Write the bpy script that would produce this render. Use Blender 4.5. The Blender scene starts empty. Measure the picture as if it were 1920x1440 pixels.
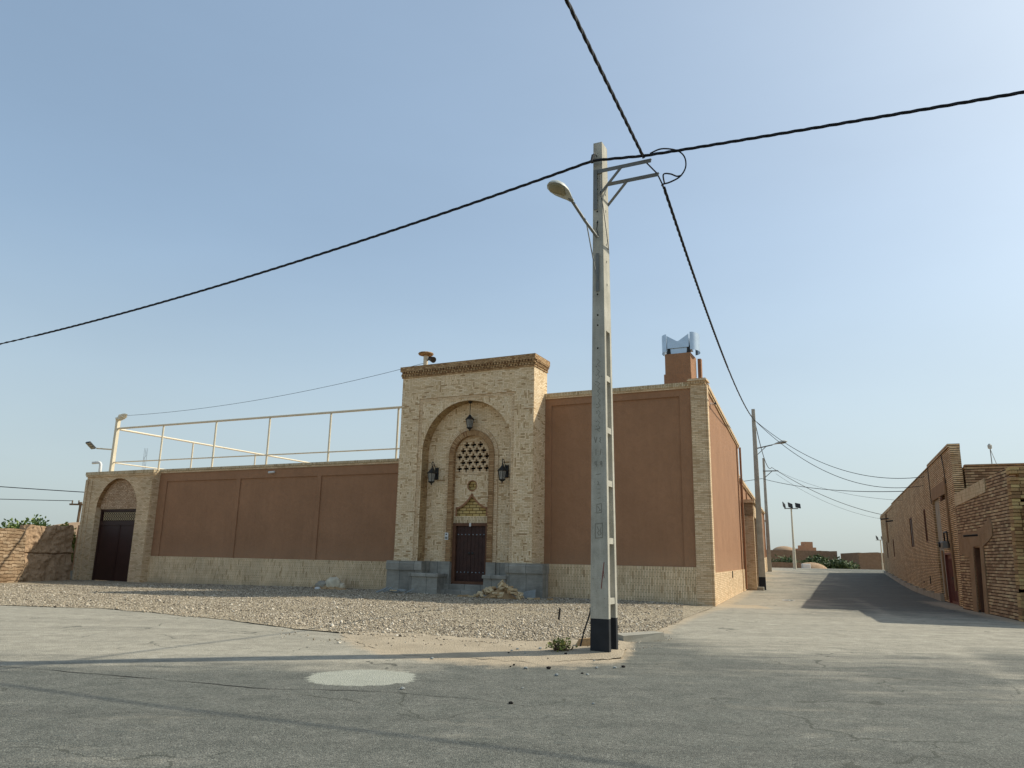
import bpy, math, random
import numpy as np
from mathutils import Vector, Matrix, noise as mnoise
random.seed(7); RNG = np.random.default_rng(11)
R = math.radians
sc = bpy.context.scene
COL = sc.collection

# ------------------------------------------------------------------ camera, sky, sun, exposure
PITCH, ROLL, CAM_H = R(12.94), R(1.1), 1.35
cf = Vector((0, math.cos(PITCH), math.sin(PITCH)))
cu0 = Vector((0, -math.sin(PITCH), math.cos(PITCH)))
cr0 = Vector((1, 0, 0))
cr = cr0*math.cos(ROLL) + cu0*math.sin(ROLL)
cu = -cr0*math.sin(ROLL) + cu0*math.cos(ROLL)
cam_d = bpy.data.cameras.new("camera")
cam = bpy.data.objects.new("camera", cam_d); COL.objects.link(cam)
M = Matrix((cr, cu, -cf)).transposed().to_4x4(); M.translation = Vector((0, 0, CAM_H))
cam.matrix_world = M
cam_d.sensor_width = 36; cam_d.lens = 36*1413/1920
cam_d.clip_start = 0.05; cam_d.clip_end = 6000
sc.camera = cam

SUN_AZ, SUN_EL = R(74.6), R(41.0)          # azimuth clockwise from +Y
w = bpy.data.worlds.new("World"); sc.world = w; w.use_nodes = True
wn = w.node_tree; bg = wn.nodes["Background"]
sky = wn.nodes.new("ShaderNodeTexSky"); sky.sky_type = 'NISHITA'; sky.sun_disc = False
sky.sun_elevation = SUN_EL; sky.sun_rotation = SUN_AZ
sky.altitude = 900; sky.air_density = 1.0; sky.dust_density = 5.0; sky.ozone_density = 1.6
# dusty, hazy air: even out the clear-sky range (softer glow round the sun, paler zenith)
gm = wn.nodes.new("ShaderNodeGamma"); gm.inputs[1].default_value = 0.56; wn.links.new(sky.outputs[0], gm.inputs[0])
tn = wn.nodes.new("ShaderNodeMix"); tn.data_type = 'RGBA'; tn.blend_type = 'MULTIPLY'; tn.inputs[0].default_value = 1; tn.inputs[7].default_value = (1.20, 1.35, 1.40, 1)
wn.links.new(gm.outputs[0], tn.inputs[6])
tc = wn.nodes.new("ShaderNodeTexCoord"); sx = wn.nodes.new("ShaderNodeSeparateXYZ"); wn.links.new(tc.outputs['Generated'], sx.inputs[0])
mr = wn.nodes.new("ShaderNodeMapRange"); mr.interpolation_type = 'SMOOTHSTEP'; wn.links.new(sx.outputs[2], mr.inputs[0])
for i_, v_ in zip((1, 2, 3, 4), (0.0, 0.42, 0.62, 0.0)): mr.inputs[i_].default_value = v_
hz = wn.nodes.new("ShaderNodeMix"); hz.data_type = 'RGBA'; hz.inputs[7].default_value = (2.40, 2.74, 2.72, 1)     # dust haze near the horizon
wn.links.new(mr.outputs[0], hz.inputs[0]); wn.links.new(tn.outputs[2], hz.inputs[6])
mp = wn.nodes.new("ShaderNodeMapping"); mp.inputs['Scale'].default_value = (1, 1, 3.2); wn.links.new(tc.outputs['Generated'], mp.inputs[0])
nzs = wn.nodes.new("ShaderNodeTexNoise"); nzs.inputs['Scale'].default_value = 1.7; nzs.inputs['Detail'].default_value = 5; wn.links.new(mp.outputs[0], nzs.inputs[0])
mr2 = wn.nodes.new("ShaderNodeMapRange"); wn.links.new(nzs.outputs[0], mr2.inputs[0])
for i_, v_ in zip((1, 2, 3, 4), (0.3, 0.7, 0.965, 1.04)): mr2.inputs[i_].default_value = v_
vm = wn.nodes.new("ShaderNodeVectorMath"); vm.operation = 'SCALE'; wn.links.new(hz.outputs[2], vm.inputs[0]); wn.links.new(mr2.outputs[0], vm.inputs['Scale'])
wn.links.new(vm.outputs[0], bg.inputs[0]); bg.inputs[1].default_value = 0.15
sd = bpy.data.lights.new("sun", 'SUN'); sd.energy = 3.0; sd.angle = R(0.6); sd.color = (1, 0.94, 0.80)
so = bpy.data.objects.new("sun", sd); COL.objects.link(so)
sdir = Vector((math.sin(SUN_AZ)*math.cos(SUN_EL), math.cos(SUN_AZ)*math.cos(SUN_EL), math.sin(SUN_EL)))
so.rotation_euler = sdir.to_track_quat('Z', 'Y').to_euler(); so.location = sdir*60
sc.view_settings.view_transform = 'Standard'; sc.view_settings.look = 'None'
sc.view_settings.gamma = 1; sc.view_settings.exposure = 0.64

# ------------------------------------------------------------------ materials
def L(h):                                   # sRGB hex -> linear
    v = [int(h[i:i+2], 16)/255 for i in (0, 2, 4)]
    return tuple(c/12.92 if c <= .04045 else ((c+.055)/1.055)**2.4 for c in v)
class NT:
    def __init__(s, name):
        s.m = bpy.data.materials.new(name); s.m.use_nodes = True; s.t = s.m.node_tree
        s.b = s.t.nodes["Principled BSDF"]; s.b.inputs["Roughness"].default_value = .85
        s.b.inputs["Specular IOR Level"].default_value = .25
    def n(s, typ, props=None, **inp):
        x = s.t.nodes.new("ShaderNode"+typ)
        for k, v in (props or {}).items(): setattr(x, k, v)
        for k, v in inp.items():
            k = int(k[1:]) if k[0] == '_' and k[1:].isdigit() else k.replace('__', ' ')
            s.set(x.inputs[k], v)
        return x
    def set(s, sock, v):
        if hasattr(v, 'is_output') or isinstance(v, bpy.types.NodeSocket): s.t.links.new(v, sock)
        elif isinstance(v, (tuple, list)) and len(v) == 3 and sock.type == 'RGBA': sock.default_value = (*v, 1)
        else: sock.default_value = v
    def math(s, op, a, b=0., c=None):
        x = s.n("Math", {'operation': op}, _0=a, _1=b)
        if c is not None: s.set(x.inputs[2], c)
        return x.outputs[0]
    def mix(s, f, a, b, mode='MIX'):
        x = s.n("Mix", {'data_type': 'RGBA', 'blend_type': mode})
        s.set(x.inputs[0], f); s.set(x.inputs[6], a); s.set(x.inputs[7], b)
        return x.outputs[2]
    def ramp(s, f, stops, interp='LINEAR'):
        x = s.n("ValToRGB", Fac=f); e = x.color_ramp; e.interpolation = interp
        while len(e.elements) < len(stops): e.elements.new(.5)
        for el, (p, c) in zip(e.elements, stops):
            el.position = p; el.color = (*c, 1) if isinstance(c, tuple) else (c, c, c, 1)
        return x.outputs[0]
    def noise(s, co, scale, detail=4, rough=.55, dist=0.):
        return s.n("TexNoise", None, Vector=co, Scale=scale, Detail=detail, Roughness=rough, Distortion=dist).outputs[0]
    def uv(s): return s.n("TexCoord").outputs['UV']
    def obj(s): return s.n("TexCoord").outputs['Object']
    def pos(s): return s.n("NewGeometry").outputs['Position']
    def col(s, c): s.set(s.b.inputs["Base Color"], c)
    def rough(s, c): s.set(s.b.inputs["Roughness"], c)
    def bump(s, h, dist=.01, st=1., nrm=None):
        x = s.n("Bump", None, Height=h, Distance=dist, Strength=st)
        if nrm is not None: s.set(x.inputs['Normal'], nrm)
        s.t.links.new(x.outputs[0], s.b.inputs["Normal"]); return x.outputs[0]

def brick(name, stops, mortar, bw=.2, rh=.058, ms=.007, weave=0., vert=False, bump=.006, dirt=.25, off=.5):
    t = NT(name); uv = t.uv()
    sw = t.n("Separate"+"XYZ", None, Vector=uv)
    sx, sy = sw.outputs[0], sw.outputs[1]
    def bt(rot):
        v = t.n("CombineXYZ", None, X=sy if rot else sx, Y=sx if rot else sy, Z=0.).outputs[0]
        b = t.n("TexBrick", {'offset': off}, Vector=v, Scale=1., Color1=(0, 0, 0), Color2=(1, 1, 1), Mortar=(0, 0, 0))
        b.inputs["Mortar Size"].default_value = ms; b.inputs["Mortar Smooth"].default_value = .15
        b.inputs["Brick Width"].default_value = bw; b.inputs["Row Height"].default_value = rh
        return b.outputs["Color"], b.outputs["Fac"]
    c, f = bt(vert)
    if weave:
        c2, f2 = bt(not vert)
        sn = t.n("VectorMath", {'operation': 'SNAP'}, _0=uv, _1=(rh*3.0, rh*3.0, 1.))
        wn_ = t.n("TexWhiteNoise", {'noise_dimensions': '2D'}, Vector=sn.outputs[0]).outputs[0]
        sel = t.math('LESS_THAN', wn_, weave)
        c = t.mix(sel, c, c2); f = t.math('ADD', t.math('MULTIPLY', f2, sel), t.math('MULTIPLY', f, t.math('SUBTRACT', 1., sel)))
    colr = t.ramp(c, stops)
    n1 = t.noise(uv, 1.3, 5); n2 = t.noise(uv, 60, 3)
    colr = t.mix(1., colr, t.ramp(n1, [(.25, 1-dirt), (.75, 1+dirt*.3)]), 'MULTIPLY')
    colr = t.mix(1., colr, t.ramp(n2, [(.2, .82), (.8, 1.1)]), 'MULTIPLY')
    t.col(t.mix(f, colr, mortar))
    h = t.math('ADD', t.math('SUBTRACT', 1., f), t.math('MULTIPLY', n2, .3))
    h = t.math('ADD', h, t.math('MULTIPLY', c, .35))
    t.bump(h, bump); t.rough(.92)
    return t.m
def courses(name, stops, joint, rh, gap, bw=.21, dirt=.3, bump=.02, wob=.0, vj=.55, ms=.0035):
    t = NT(name); uv = t.uv(); s_ = t.n("SeparateXYZ", None, Vector=uv)
    y = s_.outputs[1]
    if wob: y = t.math('ADD', y, t.math('MULTIPLY', t.math('SUBTRACT', t.noise(uv, 2.6, 4), .5), wob))
    b = t.n("TexBrick", None, Vector=t.n("CombineXYZ", None, X=s_.outputs[0], Y=y, Z=0.).outputs[0], Scale=1., Color1=(0, 0, 0), Color2=(1, 1, 1), Mortar=(.3, .3, .3))
    b.inputs["Mortar Size"].default_value = ms; b.inputs["Mortar Smooth"].default_value = .4; b.inputs["Brick Width"].default_value = bw; b.inputs["Row Height"].default_value = rh
    fr = t.math('FRACT', t.math('DIVIDE', y, rh)); n2 = t.noise(uv, 55, 3); n3 = t.noise(uv, 7, 4)
    g = t.math('MULTIPLY_ADD', t.math('SUBTRACT', n3, .5), gap*1.6, gap)
    j = t.n("MapRange", None, _0=fr, _1=t.math('MULTIPLY', g, .75), _2=g, _3=1., _4=0.).outputs[0]
    c = t.ramp(b.outputs["Color"], stops); n1 = t.noise(uv, .9, 6)
    c = t.mix(1., c, t.ramp(n1, [(.25, 1-dirt), (.75, 1+dirt*.3)]), 'MULTIPLY'); c = t.mix(1., c, t.ramp(n2, [(.2, .78), (.8, 1.12)]), 'MULTIPLY')
    c = t.mix(t.math('MULTIPLY', b.outputs["Fac"], vj), c, joint)
    t.col(t.mix(j, c, joint)); h = t.math('ADD', t.math('SUBTRACT', 1., j), t.math('MULTIPLY', n2, .35)); h = t.math('ADD', h, t.math('MULTIPLY', b.outputs["Color"], .3))
    t.bump(h, bump); t.rough(.93); return t.m
def plain(name, c, rough=.6, metal=0., var=.15, scale=8, bump=0., spec=.3, bscale=60):
    t = NT(name); o = t.obj(); n = t.noise(o, scale, 5)
    t.col(t.mix(1., c, t.ramp(n, [(.25, 1-var), (.75, 1+var*.6)]), 'MULTIPLY'))
    t.b.inputs["Metallic"].default_value = metal; t.rough(rough); t.b.inputs["Specular IOR Level"].default_value = spec
    if bump: t.bump(t.noise(o, bscale, 4), bump)
    return t.m
def m_stucco():
    t = NT("brown_stucco"); uv = t.uv()
    n = t.noise(uv, .7, 6, .6); st = t.noise(t.n("Mapping", None, Vector=uv, Scale=(3.0, .25, 1)).outputs[0], 1.6, 5, .6)
    fine = t.noise(uv, 90, 3)
    c = t.mix(1., L("a27a5c"), t.ramp(n, [(.25, .86), (.75, 1.08)]), 'MULTIPLY')
    c = t.mix(1., c, t.ramp(st, [(.3, .95), (.7, 1.03)]), 'MULTIPLY')
    tr = t.noise(uv, 5.5, 5, .65, .8); c = t.mix(1., c, t.ramp(tr, [(.3, .93), (.7, 1.05)]), 'MULTIPLY')
    c = t.mix(1., c, t.ramp(fine, [(.25, .85), (.75, 1.1)]), 'MULTIPLY')
    sy = t.n("SeparateXYZ", None, Vector=uv).outputs[1]
    hz_ = t.n('MapRange', None, _0=t.math('ADD', sy, t.math('MULTIPLY', t.math('SUBTRACT', tr, .5), 1.2)), _1=1.1, _2=1.75, _3=.16, _4=0.).outputs[0]
    c = t.mix(hz_, c, L('b3977a'))
    t.col(c); t.bump(t.math('MULTIPLY_ADD', tr, 2.2, fine), .008); t.rough(.95); return t.m
def m_plinth():
    t = NT("combed_plinth_brick"); uv = t.uv()
    s = t.n("SeparateXYZ", None, Vector=uv)
    b = t.n("TexBrick", {'offset': .37}, Vector=t.n("CombineXYZ", None, X=s.outputs[1], Y=s.outputs[0], Z=0.).outputs[0], Scale=1., Color1=(0, 0, 0), Color2=(1, 1, 1), Mortar=(0, 0, 0))
    b.inputs["Mortar Size"].default_value = .006; b.inputs["Mortar Smooth"].default_value = .3
    b.inputs["Brick Width"].default_value = .21; b.inputs["Row Height"].default_value = .052
    c = t.ramp(b.outputs["Color"], [(0., L("bea079")), (.08, L("e2c69e")), (.5, L("ebd0a8")), (1., L("f3dab4"))])
    n1 = t.noise(uv, .9, 6); n2 = t.noise(uv, 50, 3)
    c = t.mix(1., c, t.ramp(n1, [(.25, .8), (.75, 1.08)]), 'MULTIPLY')
    c = t.mix(1., c, t.ramp(n2, [(.2, .85), (.8, 1.1)]), 'MULTIPLY')
    g = t.noise(t.n("Mapping", None, Vector=uv, Scale=(1, .35, 1)).outputs[0], 1.1, 3)
    slit = t.math('MULTIPLY', b.outputs["Fac"], t.ramp(g, [(.42, .25), (.6, 1.)]))
    low = t.math('MULTIPLY_ADD', n1, .5, s.outputs[1])
    c = t.mix(t.ramp(low, [(.2, .75), (.5, 0.)]), c, L("b9a78a"))
    t.col(t.mix(slit, c, L("7a6748"))); t.bump(t.math('SUBTRACT', 1., slit), .006); t.rough(.93); return t.m
def m_stone():
    t = NT("grey_stone"); uv = t.uv(); n = t.noise(uv, 2.2, 7, .65); n2 = t.noise(uv, 26, 5)
    wv = t.noise(t.n("Mapping", None, Vector=uv, Scale=(1, 7, 1)).outputs[0], 1.5, 4, .6, .6)
    c = t.ramp(n, [(.2, L("757169")), (.5, L("949085")), (.8, L("aca79b"))])
    c = t.mix(1., c, t.ramp(wv, [(.3, .86), (.7, 1.08)]), 'MULTIPLY'); c = t.mix(1., c, t.ramp(n2, [(.2, .88), (.8, 1.1)]), 'MULTIPLY')
    b = t.n("TexBrick", {'offset': .31}, Vector=uv, Scale=1., Color1=(.8, .8, .8), Color2=(1.1, 1.1, 1.1), Mortar=(.3, .3, .3))
    b.inputs["Mortar Size"].default_value = .008; b.inputs["Brick Width"].default_value = .62; b.inputs["Row Height"].default_value = 1.4
    t.col(t.mix(1., c, b.outputs["Color"], 'MULTIPLY')); t.bump(n2, .003); t.rough(.75); return t.m
def m_mud(name, c1, c2, crack=True, vs=(2.2, 6.5, 1)):
    t = NT(name); uv = t.uv(); n = t.noise(uv, 2.5, 7, .65); f = t.noise(uv, 40, 4)
    c = t.mix(t.ramp(n, [(.3, 0.), (.7, 1.)]), c1, c2)
    c = t.mix(1., c, t.ramp(f, [(.2, .78), (.8, 1.15)]), 'MULTIPLY'); h = t.math('MULTIPLY_ADD', f, .25, n)
    t.col(c); t.bump(h, .06); t.rough(.97); return t.m
def m_pole():
    t = NT("pole_concrete"); uv = t.uv(); n = t.noise(uv, 3, 7, .65); f = t.noise(uv, 70, 4)
    st = t.noise(t.n("Mapping", None, Vector=uv, Scale=(9, .8, 1)).outputs[0], 1.2, 5, .6)
    c = t.ramp(n, [(.2, L("9d988a")), (.55, L("bab5a6")), (.85, L("cdc8ba"))])
    c = t.mix(1., c, t.ramp(st, [(.3, .82), (.7, 1.07)]), 'MULTIPLY'); c = t.mix(1., c, t.ramp(f, [(.25, .8), (.75, 1.1)]), 'MULTIPLY')
    vo = t.n("TexVoronoi", None, Vector=uv, Scale=14.).outputs[0]
    pit = t.math('LESS_THAN', vo, .09); c = t.mix(t.math('MULTIPLY', pit, .6), c, L("6a655a"))
    t.col(c); t.bump(t.math('SUBTRACT', f, pit), .004); t.rough(.93); return t.m
def m_road():
    t = NT("asphalt"); p = t.pos(); at = t.n("Attribute", {'attribute_name': 'dust_shade'}); d = at.outputs['Fac']
    st = t.n("Attribute", {'attribute_name': 'sandy'}).outputs['Fac']
    big = t.noise(p, .55, 6, .6); mid = t.noise(p, 3.2, 6, .62); fine = t.noise(p, 55, 4, .6)
    vo = t.n("TexVoronoi", None, Vector=p, Scale=75.); rnd = t.n("SeparateXYZ", None, Vector=vo.outputs['Color']).outputs[0]
    streak = t.noise(t.n("Mapping", None, Vector=p, Scale=(.55, 2.6, 1), Rotation=(0, 0, R(-24))).outputs[0], 1.1, 6, .65, .4)
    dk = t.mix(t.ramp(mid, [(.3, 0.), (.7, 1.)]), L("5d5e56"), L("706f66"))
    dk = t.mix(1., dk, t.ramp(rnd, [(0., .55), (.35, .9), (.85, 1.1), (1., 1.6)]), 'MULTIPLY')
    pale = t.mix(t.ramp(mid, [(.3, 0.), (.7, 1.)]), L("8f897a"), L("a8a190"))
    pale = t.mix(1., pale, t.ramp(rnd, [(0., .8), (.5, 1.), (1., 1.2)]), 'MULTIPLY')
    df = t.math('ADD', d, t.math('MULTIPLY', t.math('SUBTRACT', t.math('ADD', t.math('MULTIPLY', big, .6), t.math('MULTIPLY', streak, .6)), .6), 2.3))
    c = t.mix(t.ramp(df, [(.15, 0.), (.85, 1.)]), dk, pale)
    sand = t.mix(mid, L("a0917a"), L("b6a68d"))
    sf = t.math('ADD', st, t.math('MULTIPLY', t.math('SUBTRACT', t.math('ADD', t.math('MULTIPLY', mid, .6), t.math('MULTIPLY', fine, .4)), .5), 1.5))
    c = t.mix(t.ramp(sf, [(.35, 0.), (.75, 1.)]), c, sand)
    lane = t.noise(t.n("Mapping", None, Vector=p, Scale=(.10, 1.25, 1), Rotation=(0, 0, R(14))).outputs[0], 1.0, 4, .6)
    c = t.mix(1., c, t.ramp(lane, [(.3, .86), (.5, 1.), (.7, 1.09)]), 'MULTIPLY')
    spot = t.noise(t.n("Mapping", None, Vector=p, Scale=(1.6, 4.5, 1)).outputs[0], 2.4, 2, .4)
    c = t.mix(t.ramp(spot, [(.68, 0.), (.73, .5)]), c, L("555a55"))
    pa = t.n("Attribute", {'attribute_name': 'patch'}).outputs['Fac']
    pn = t.math('ADD', pa, t.math('MULTIPLY', t.math('SUBTRACT', t.math('ADD', t.math('MULTIPLY', mid, .65), t.math('MULTIPLY', t.noise(p, 14, 4), .35)), .5), 2.0))
    c = t.mix(t.ramp(pn, [(.42, 0.), (.62, .85)]), c, t.mix(t.noise(p, 7, 5, .65, 1.2), L("8d8e80"), L("bab9aa")))
    wp = t.n("VectorMath", {'operation': 'MULTIPLY_ADD'}, _0=t.n("TexNoise", None, Vector=p, Scale=1.6, Detail=5).outputs[1], _1=(.9, .9, 0), _2=p).outputs[0]
    ck = t.n("TexVoronoi", {'feature': 'DISTANCE_TO_EDGE'}, Vector=wp, Scale=.42).outputs[0]
    cm = t.math('MULTIPLY', t.math('LESS_THAN', ck, .0045), t.math('GREATER_THAN', t.noise(p, .5, 3), .53))
    c = t.mix(t.math('MULTIPLY', cm, .7), c, L("45463d"))
    spl = t.noise(t.n("Mapping", None, Vector=p, Scale=(1.1, 3.2, 1), Rotation=(0, 0, R(-10))).outputs[0], 1.7, 7, .72, .8)
    c = t.mix(t.math('MULTIPLY', t.ramp(spl, [(.60, 0.), (.66, 1.)]), t.math('MULTIPLY', d, .55)), c, L("bfb9a6"))
    c = t.mix(t.math('MULTIPLY', t.ramp(spl, [(.33, 1.), (.38, 0.)]), .4), c, L("5c5d53"))
    c = t.mix(1., c, t.ramp(fine, [(.2, .80), (.8, 1.15)]), 'MULTIPLY')
    t.col(c); t.bump(t.math('ADD', t.math('MULTIPLY', vo.outputs[0], -1.2), t.math('MULTIPLY', fine, .8)), .006); t.rough(.9); return t.m
def m_ground(name, a, b, sc_=1.):
    t = NT(name); p = t.pos(); n = t.noise(p, 1.4*sc_, 7, .62); f = t.noise(p, 45, 4)
    vo = t.n("TexVoronoi", None, Vector=p, Scale=38.)
    c = t.mix(t.ramp(n, [(.3, 0.), (.7, 1.)]), a, b)
    c = t.mix(1., c, t.ramp(f, [(.2, .8), (.8, 1.15)]), 'MULTIPLY')
    t.col(c); t.bump(t.math('ADD', f, t.math('MULTIPLY', vo.outputs[0], .7)), .012); t.rough(.97); return t.m
def m_gravel():
    t = NT("gravel_bed"); p = t.pos(); vo = t.n("TexVoronoi", None, Vector=p, Scale=26.)
    r = t.n("SeparateXYZ", None, Vector=vo.outputs['Color']).outputs[0]; n = t.noise(p, .8, 5)
    c = t.ramp(r, [(0., L("62594b")), (.3, L("94876f")), (.7, L("b0a188")), (1., L("c6b8a0"))])
    c = t.mix(1., c, t.ramp(n, [(.3, .85), (.7, 1.08)]), 'MULTIPLY')
    t.col(c); t.bump(t.math('MULTIPLY', vo.outputs[0], -1.), .03); t.rough(.95); return t.m
def m_island(name, stops, rough=.9, bump=0.):
    t = NT(name); r = t.n("NewGeometry").outputs['Random Per Island']
    c = t.ramp(r, stops); o = t.obj(); f = t.noise(o, 30, 4)
    t.col(t.mix(1., c, t.ramp(f, [(.2, .8), (.8, 1.15)]), 'MULTIPLY')); t.rough(rough)
    if bump: t.bump(f, bump)
    return t.m
def m_leaf(name, stops):
    t = NT(name); r = t.n("NewGeometry").outputs['Random Per Island']; t.col(t.ramp(r, stops)); t.rough(.6)
    t.b.inputs['Transmission Weight'].default_value = 0.; return t.m

BUFF = [(0., L("ad8d65")), (.07, L("cbac84")), (.18, L("e6cba2")), (.6, L("f2d9b3")), (1., L("f8e3c0"))]
M_ = {}
M_['weave'] = brick("buff_brick_weave", BUFF, L("bb9f79"), bw=.19, rh=.052, ms=.007, weave=.30, bump=.003, dirt=.18)
M_['buff'] = brick("buff_brick", [(0., L("c9a981")), (.3, L("e4c69f")), (1., L("f0d6b0"))], L("ba9f7c"), bw=.2, rh=.058)
M_['buffv'] = brick("buff_brick_soldier", [(0., L("ac9270")), (.2, L("d5be9a")), (1., L("e3cfac"))], L("9b8661"), bw=.2, rh=.058, vert=True)
M_['reveal'] = brick("reveal_brick", [(0., L("8f6f4d")), (.3, L("b3956c")), (1., L("c9ad82"))], L("8f7653"), bw=.2, rh=.056, weave=.25, bump=.004)
M_['red'] = brick("reddish_brick_soldier", [(0., L("8a6444")), (.3, L("b08a62")), (1., L("c6a278"))], L("8c7150"), bw=.3, rh=.056, ms=.009)
M_['tymp'] = brick("tympanum_brick", [(0., L("bb9775")), (.4, L("dcbb9a")), (1., L("e8caaa"))], L("8f7254"), bw=.2, rh=.062, ms=.012, weave=.4, bump=.012)
M_['yellow'] = brick("yellow_brick", [(0., L("b0935a")), (.5, L("c4a86b")), (1., L("d0b67c"))], L("5a4323"), bw=.27, rh=.105, ms=.012)
M_['cornice'] = brick("cornice_brick", [(0., L("94704d")), (.4, L("b8946a")), (1., L("cfae82"))], L("7f6548"), bw=.12, rh=.06)
M_['plinth'] = m_plinth(); M_['stucco'] = m_stucco(); M_['stone'] = m_stone()
M_['stuccod'] = plain("brown_paint_trim", L("9a7052"), .95, var=.1, scale=1.5, bump=.002)
M_['sandb'] = courses("raked_yellow_brick", [(0., L("c5a376")), (.4, L("dfbd91")), (1., L("ecd0a6"))], L("3f2d1c"), .066, .36)
M_['rough'] = courses("rough_brown_brick", [(0., L("8f7156")), (.4, L("b39270")), (.8, L("c7a882")), (1., L("d2bb90"))], L("3c2a1a"), .088, .27, wob=.012, bump=.03, dirt=.4)
M_['mudbrick'] = courses("mud_brick", [(0., L("977c60")), (.5, L("ab9173")), (1., L("bca386"))], L("62492f"), .135, .12, bw=.36, wob=.22, bump=.05, dirt=.4, vj=.9, ms=.010)
M_['lump'] = m_island("lumpy_bricks", [(0., L("86684a")), (.3, L("a1815a")), (.7, L("b5976a")), (1., L("c5ae78"))], .95, .012)
M_['mud'] = m_mud("mud_plaster", L("9c8063"), L("b1967a")); M_['pinkmud'] = m_mud("pink_render", L("bb8a68"), L("c59a78"))
M_['farmud'] = m_mud("far_mud_wall", L("7c6753"), L("8f7862"))
M_['mudplast'] = m_mud("brown_door_plaster", L("8d7155"), L("a08466"))
M_['pole'] = m_pole(); M_['black'] = plain("black_paint", L("26282b"), .7, var=.3, scale=6, bump=.002)
M_['dark'] = plain("dark_hole", L("1c1a17"), .95, var=.1)
M_['etch'] = plain("etched_mark", L("817c70"), .95, var=.2)
M_['wood'] = plain("dark_wood", L("3d251d"), .55, var=.35, scale=5, bump=.003, bscale=18)
M_['gatemetal'] = plain("dark_brown_metal", L("3a2520"), .5, var=.2, scale=2)
M_['iron'] = plain("black_iron", L("24221f"), .5, var=.2, spec=.4)
M_['cream'] = plain("cream_paint", L("d8ccb2"), .5, var=.12, scale=3); M_['lattice'] = plain("cream_lattice", L("c9b58d"), .6)
M_['white'] = plain("white_plastic", L("d6d6d2"), .45, var=.08); M_['steel'] = plain("galvanised_steel", L("9aa0a4"), .42, metal=.75, var=.18, scale=5)
M_['zinc'] = plain("sheet_metal", L("b9c3cb"), .3, metal=.9, var=.1, scale=4); M_['grey'] = plain("grey_angle_iron", L("7d7d78"), .6, metal=.3, var=.2)
M_['lamp'] = plain("lamp_housing", L("b9bbb2"), .5, var=.1); M_['lens'] = plain("lamp_lens", L("8c8466"), .25, var=.2, spec=.6)
M_['glass'] = plain("lantern_glass", L("8e8c85"), .15, var=.3, scale=30, spec=.6)
M_['cable'] = plain("black_cable", L("15171c"), .6, var=.1); M_['maroon'] = plain("maroon_metal", L("6a3a34"), .55, var=.2)
M_['oldwood'] = plain("old_wood", L("6b4a36"), .8, var=.35, scale=4, bump=.006, bscale=14)
M_['conc'] = plain("concrete", L("a09a8b"), .93, var=.25, scale=2.5, bump=.006); M_['dullwin'] = plain("window_dark", L("3a3028"), .3, var=.3)
M_['bag'] = plain("woven_sack", L("d2c6ac"), .85, var=.3, scale=6, bump=.01, bscale=20); M_['slab'] = plain("stone_shard", L("8e928f"), .8, var=.2)
M_['brickA'] = plain("loose_brick", L("d2bc95"), .95, var=.3, scale=9, bump=.006); M_['brickB'] = plain("loose_brick_brown", L("b3946c"), .95, var=.3, scale=9, bump=.006)
M_['redpaint'] = plain("red_paint_streak", L("7d4038"), .8)
M_['road'] = m_road(); M_['sand'] = m_ground("sand", L("9a8c76"), L("b2a38b")); M_['ground'] = m_ground("dry_earth", L("a48c6c"), L("b9a385"), .3)
M_['gravel'] = m_gravel(); M_['patch'] = plain("pale_concrete_patch", L("a9a898"), .95, var=.45, scale=5, bump=.012, bscale=9)
M_['pebble'] = m_island("pebbles", [(0., L("4c453b")), (.2, L("837867")), (.55, L("ae9f88")), (.85, L("c9bba4")), (1., L("e2d7c4"))])
M_['leafA'] = m_leaf("fresh_leaves", [(0., L("44582a")), (.5, L("6f8642")), (.85, L("93a25a")), (1., L("b7b874"))])
M_['leafB'] = m_leaf("dusty_leaves", [(0., L("2f3d22")), (.5, L("4a5a33")), (1., L("75815a"))])
M_['leafC'] = m_leaf("dry_leaves", [(0., L("5f6a33")), (.6, L("8d9048")), (1., L("b3a35f"))])
M_['bark'] = plain("bark", L("6b5844"), .9, var=.3)

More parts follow.
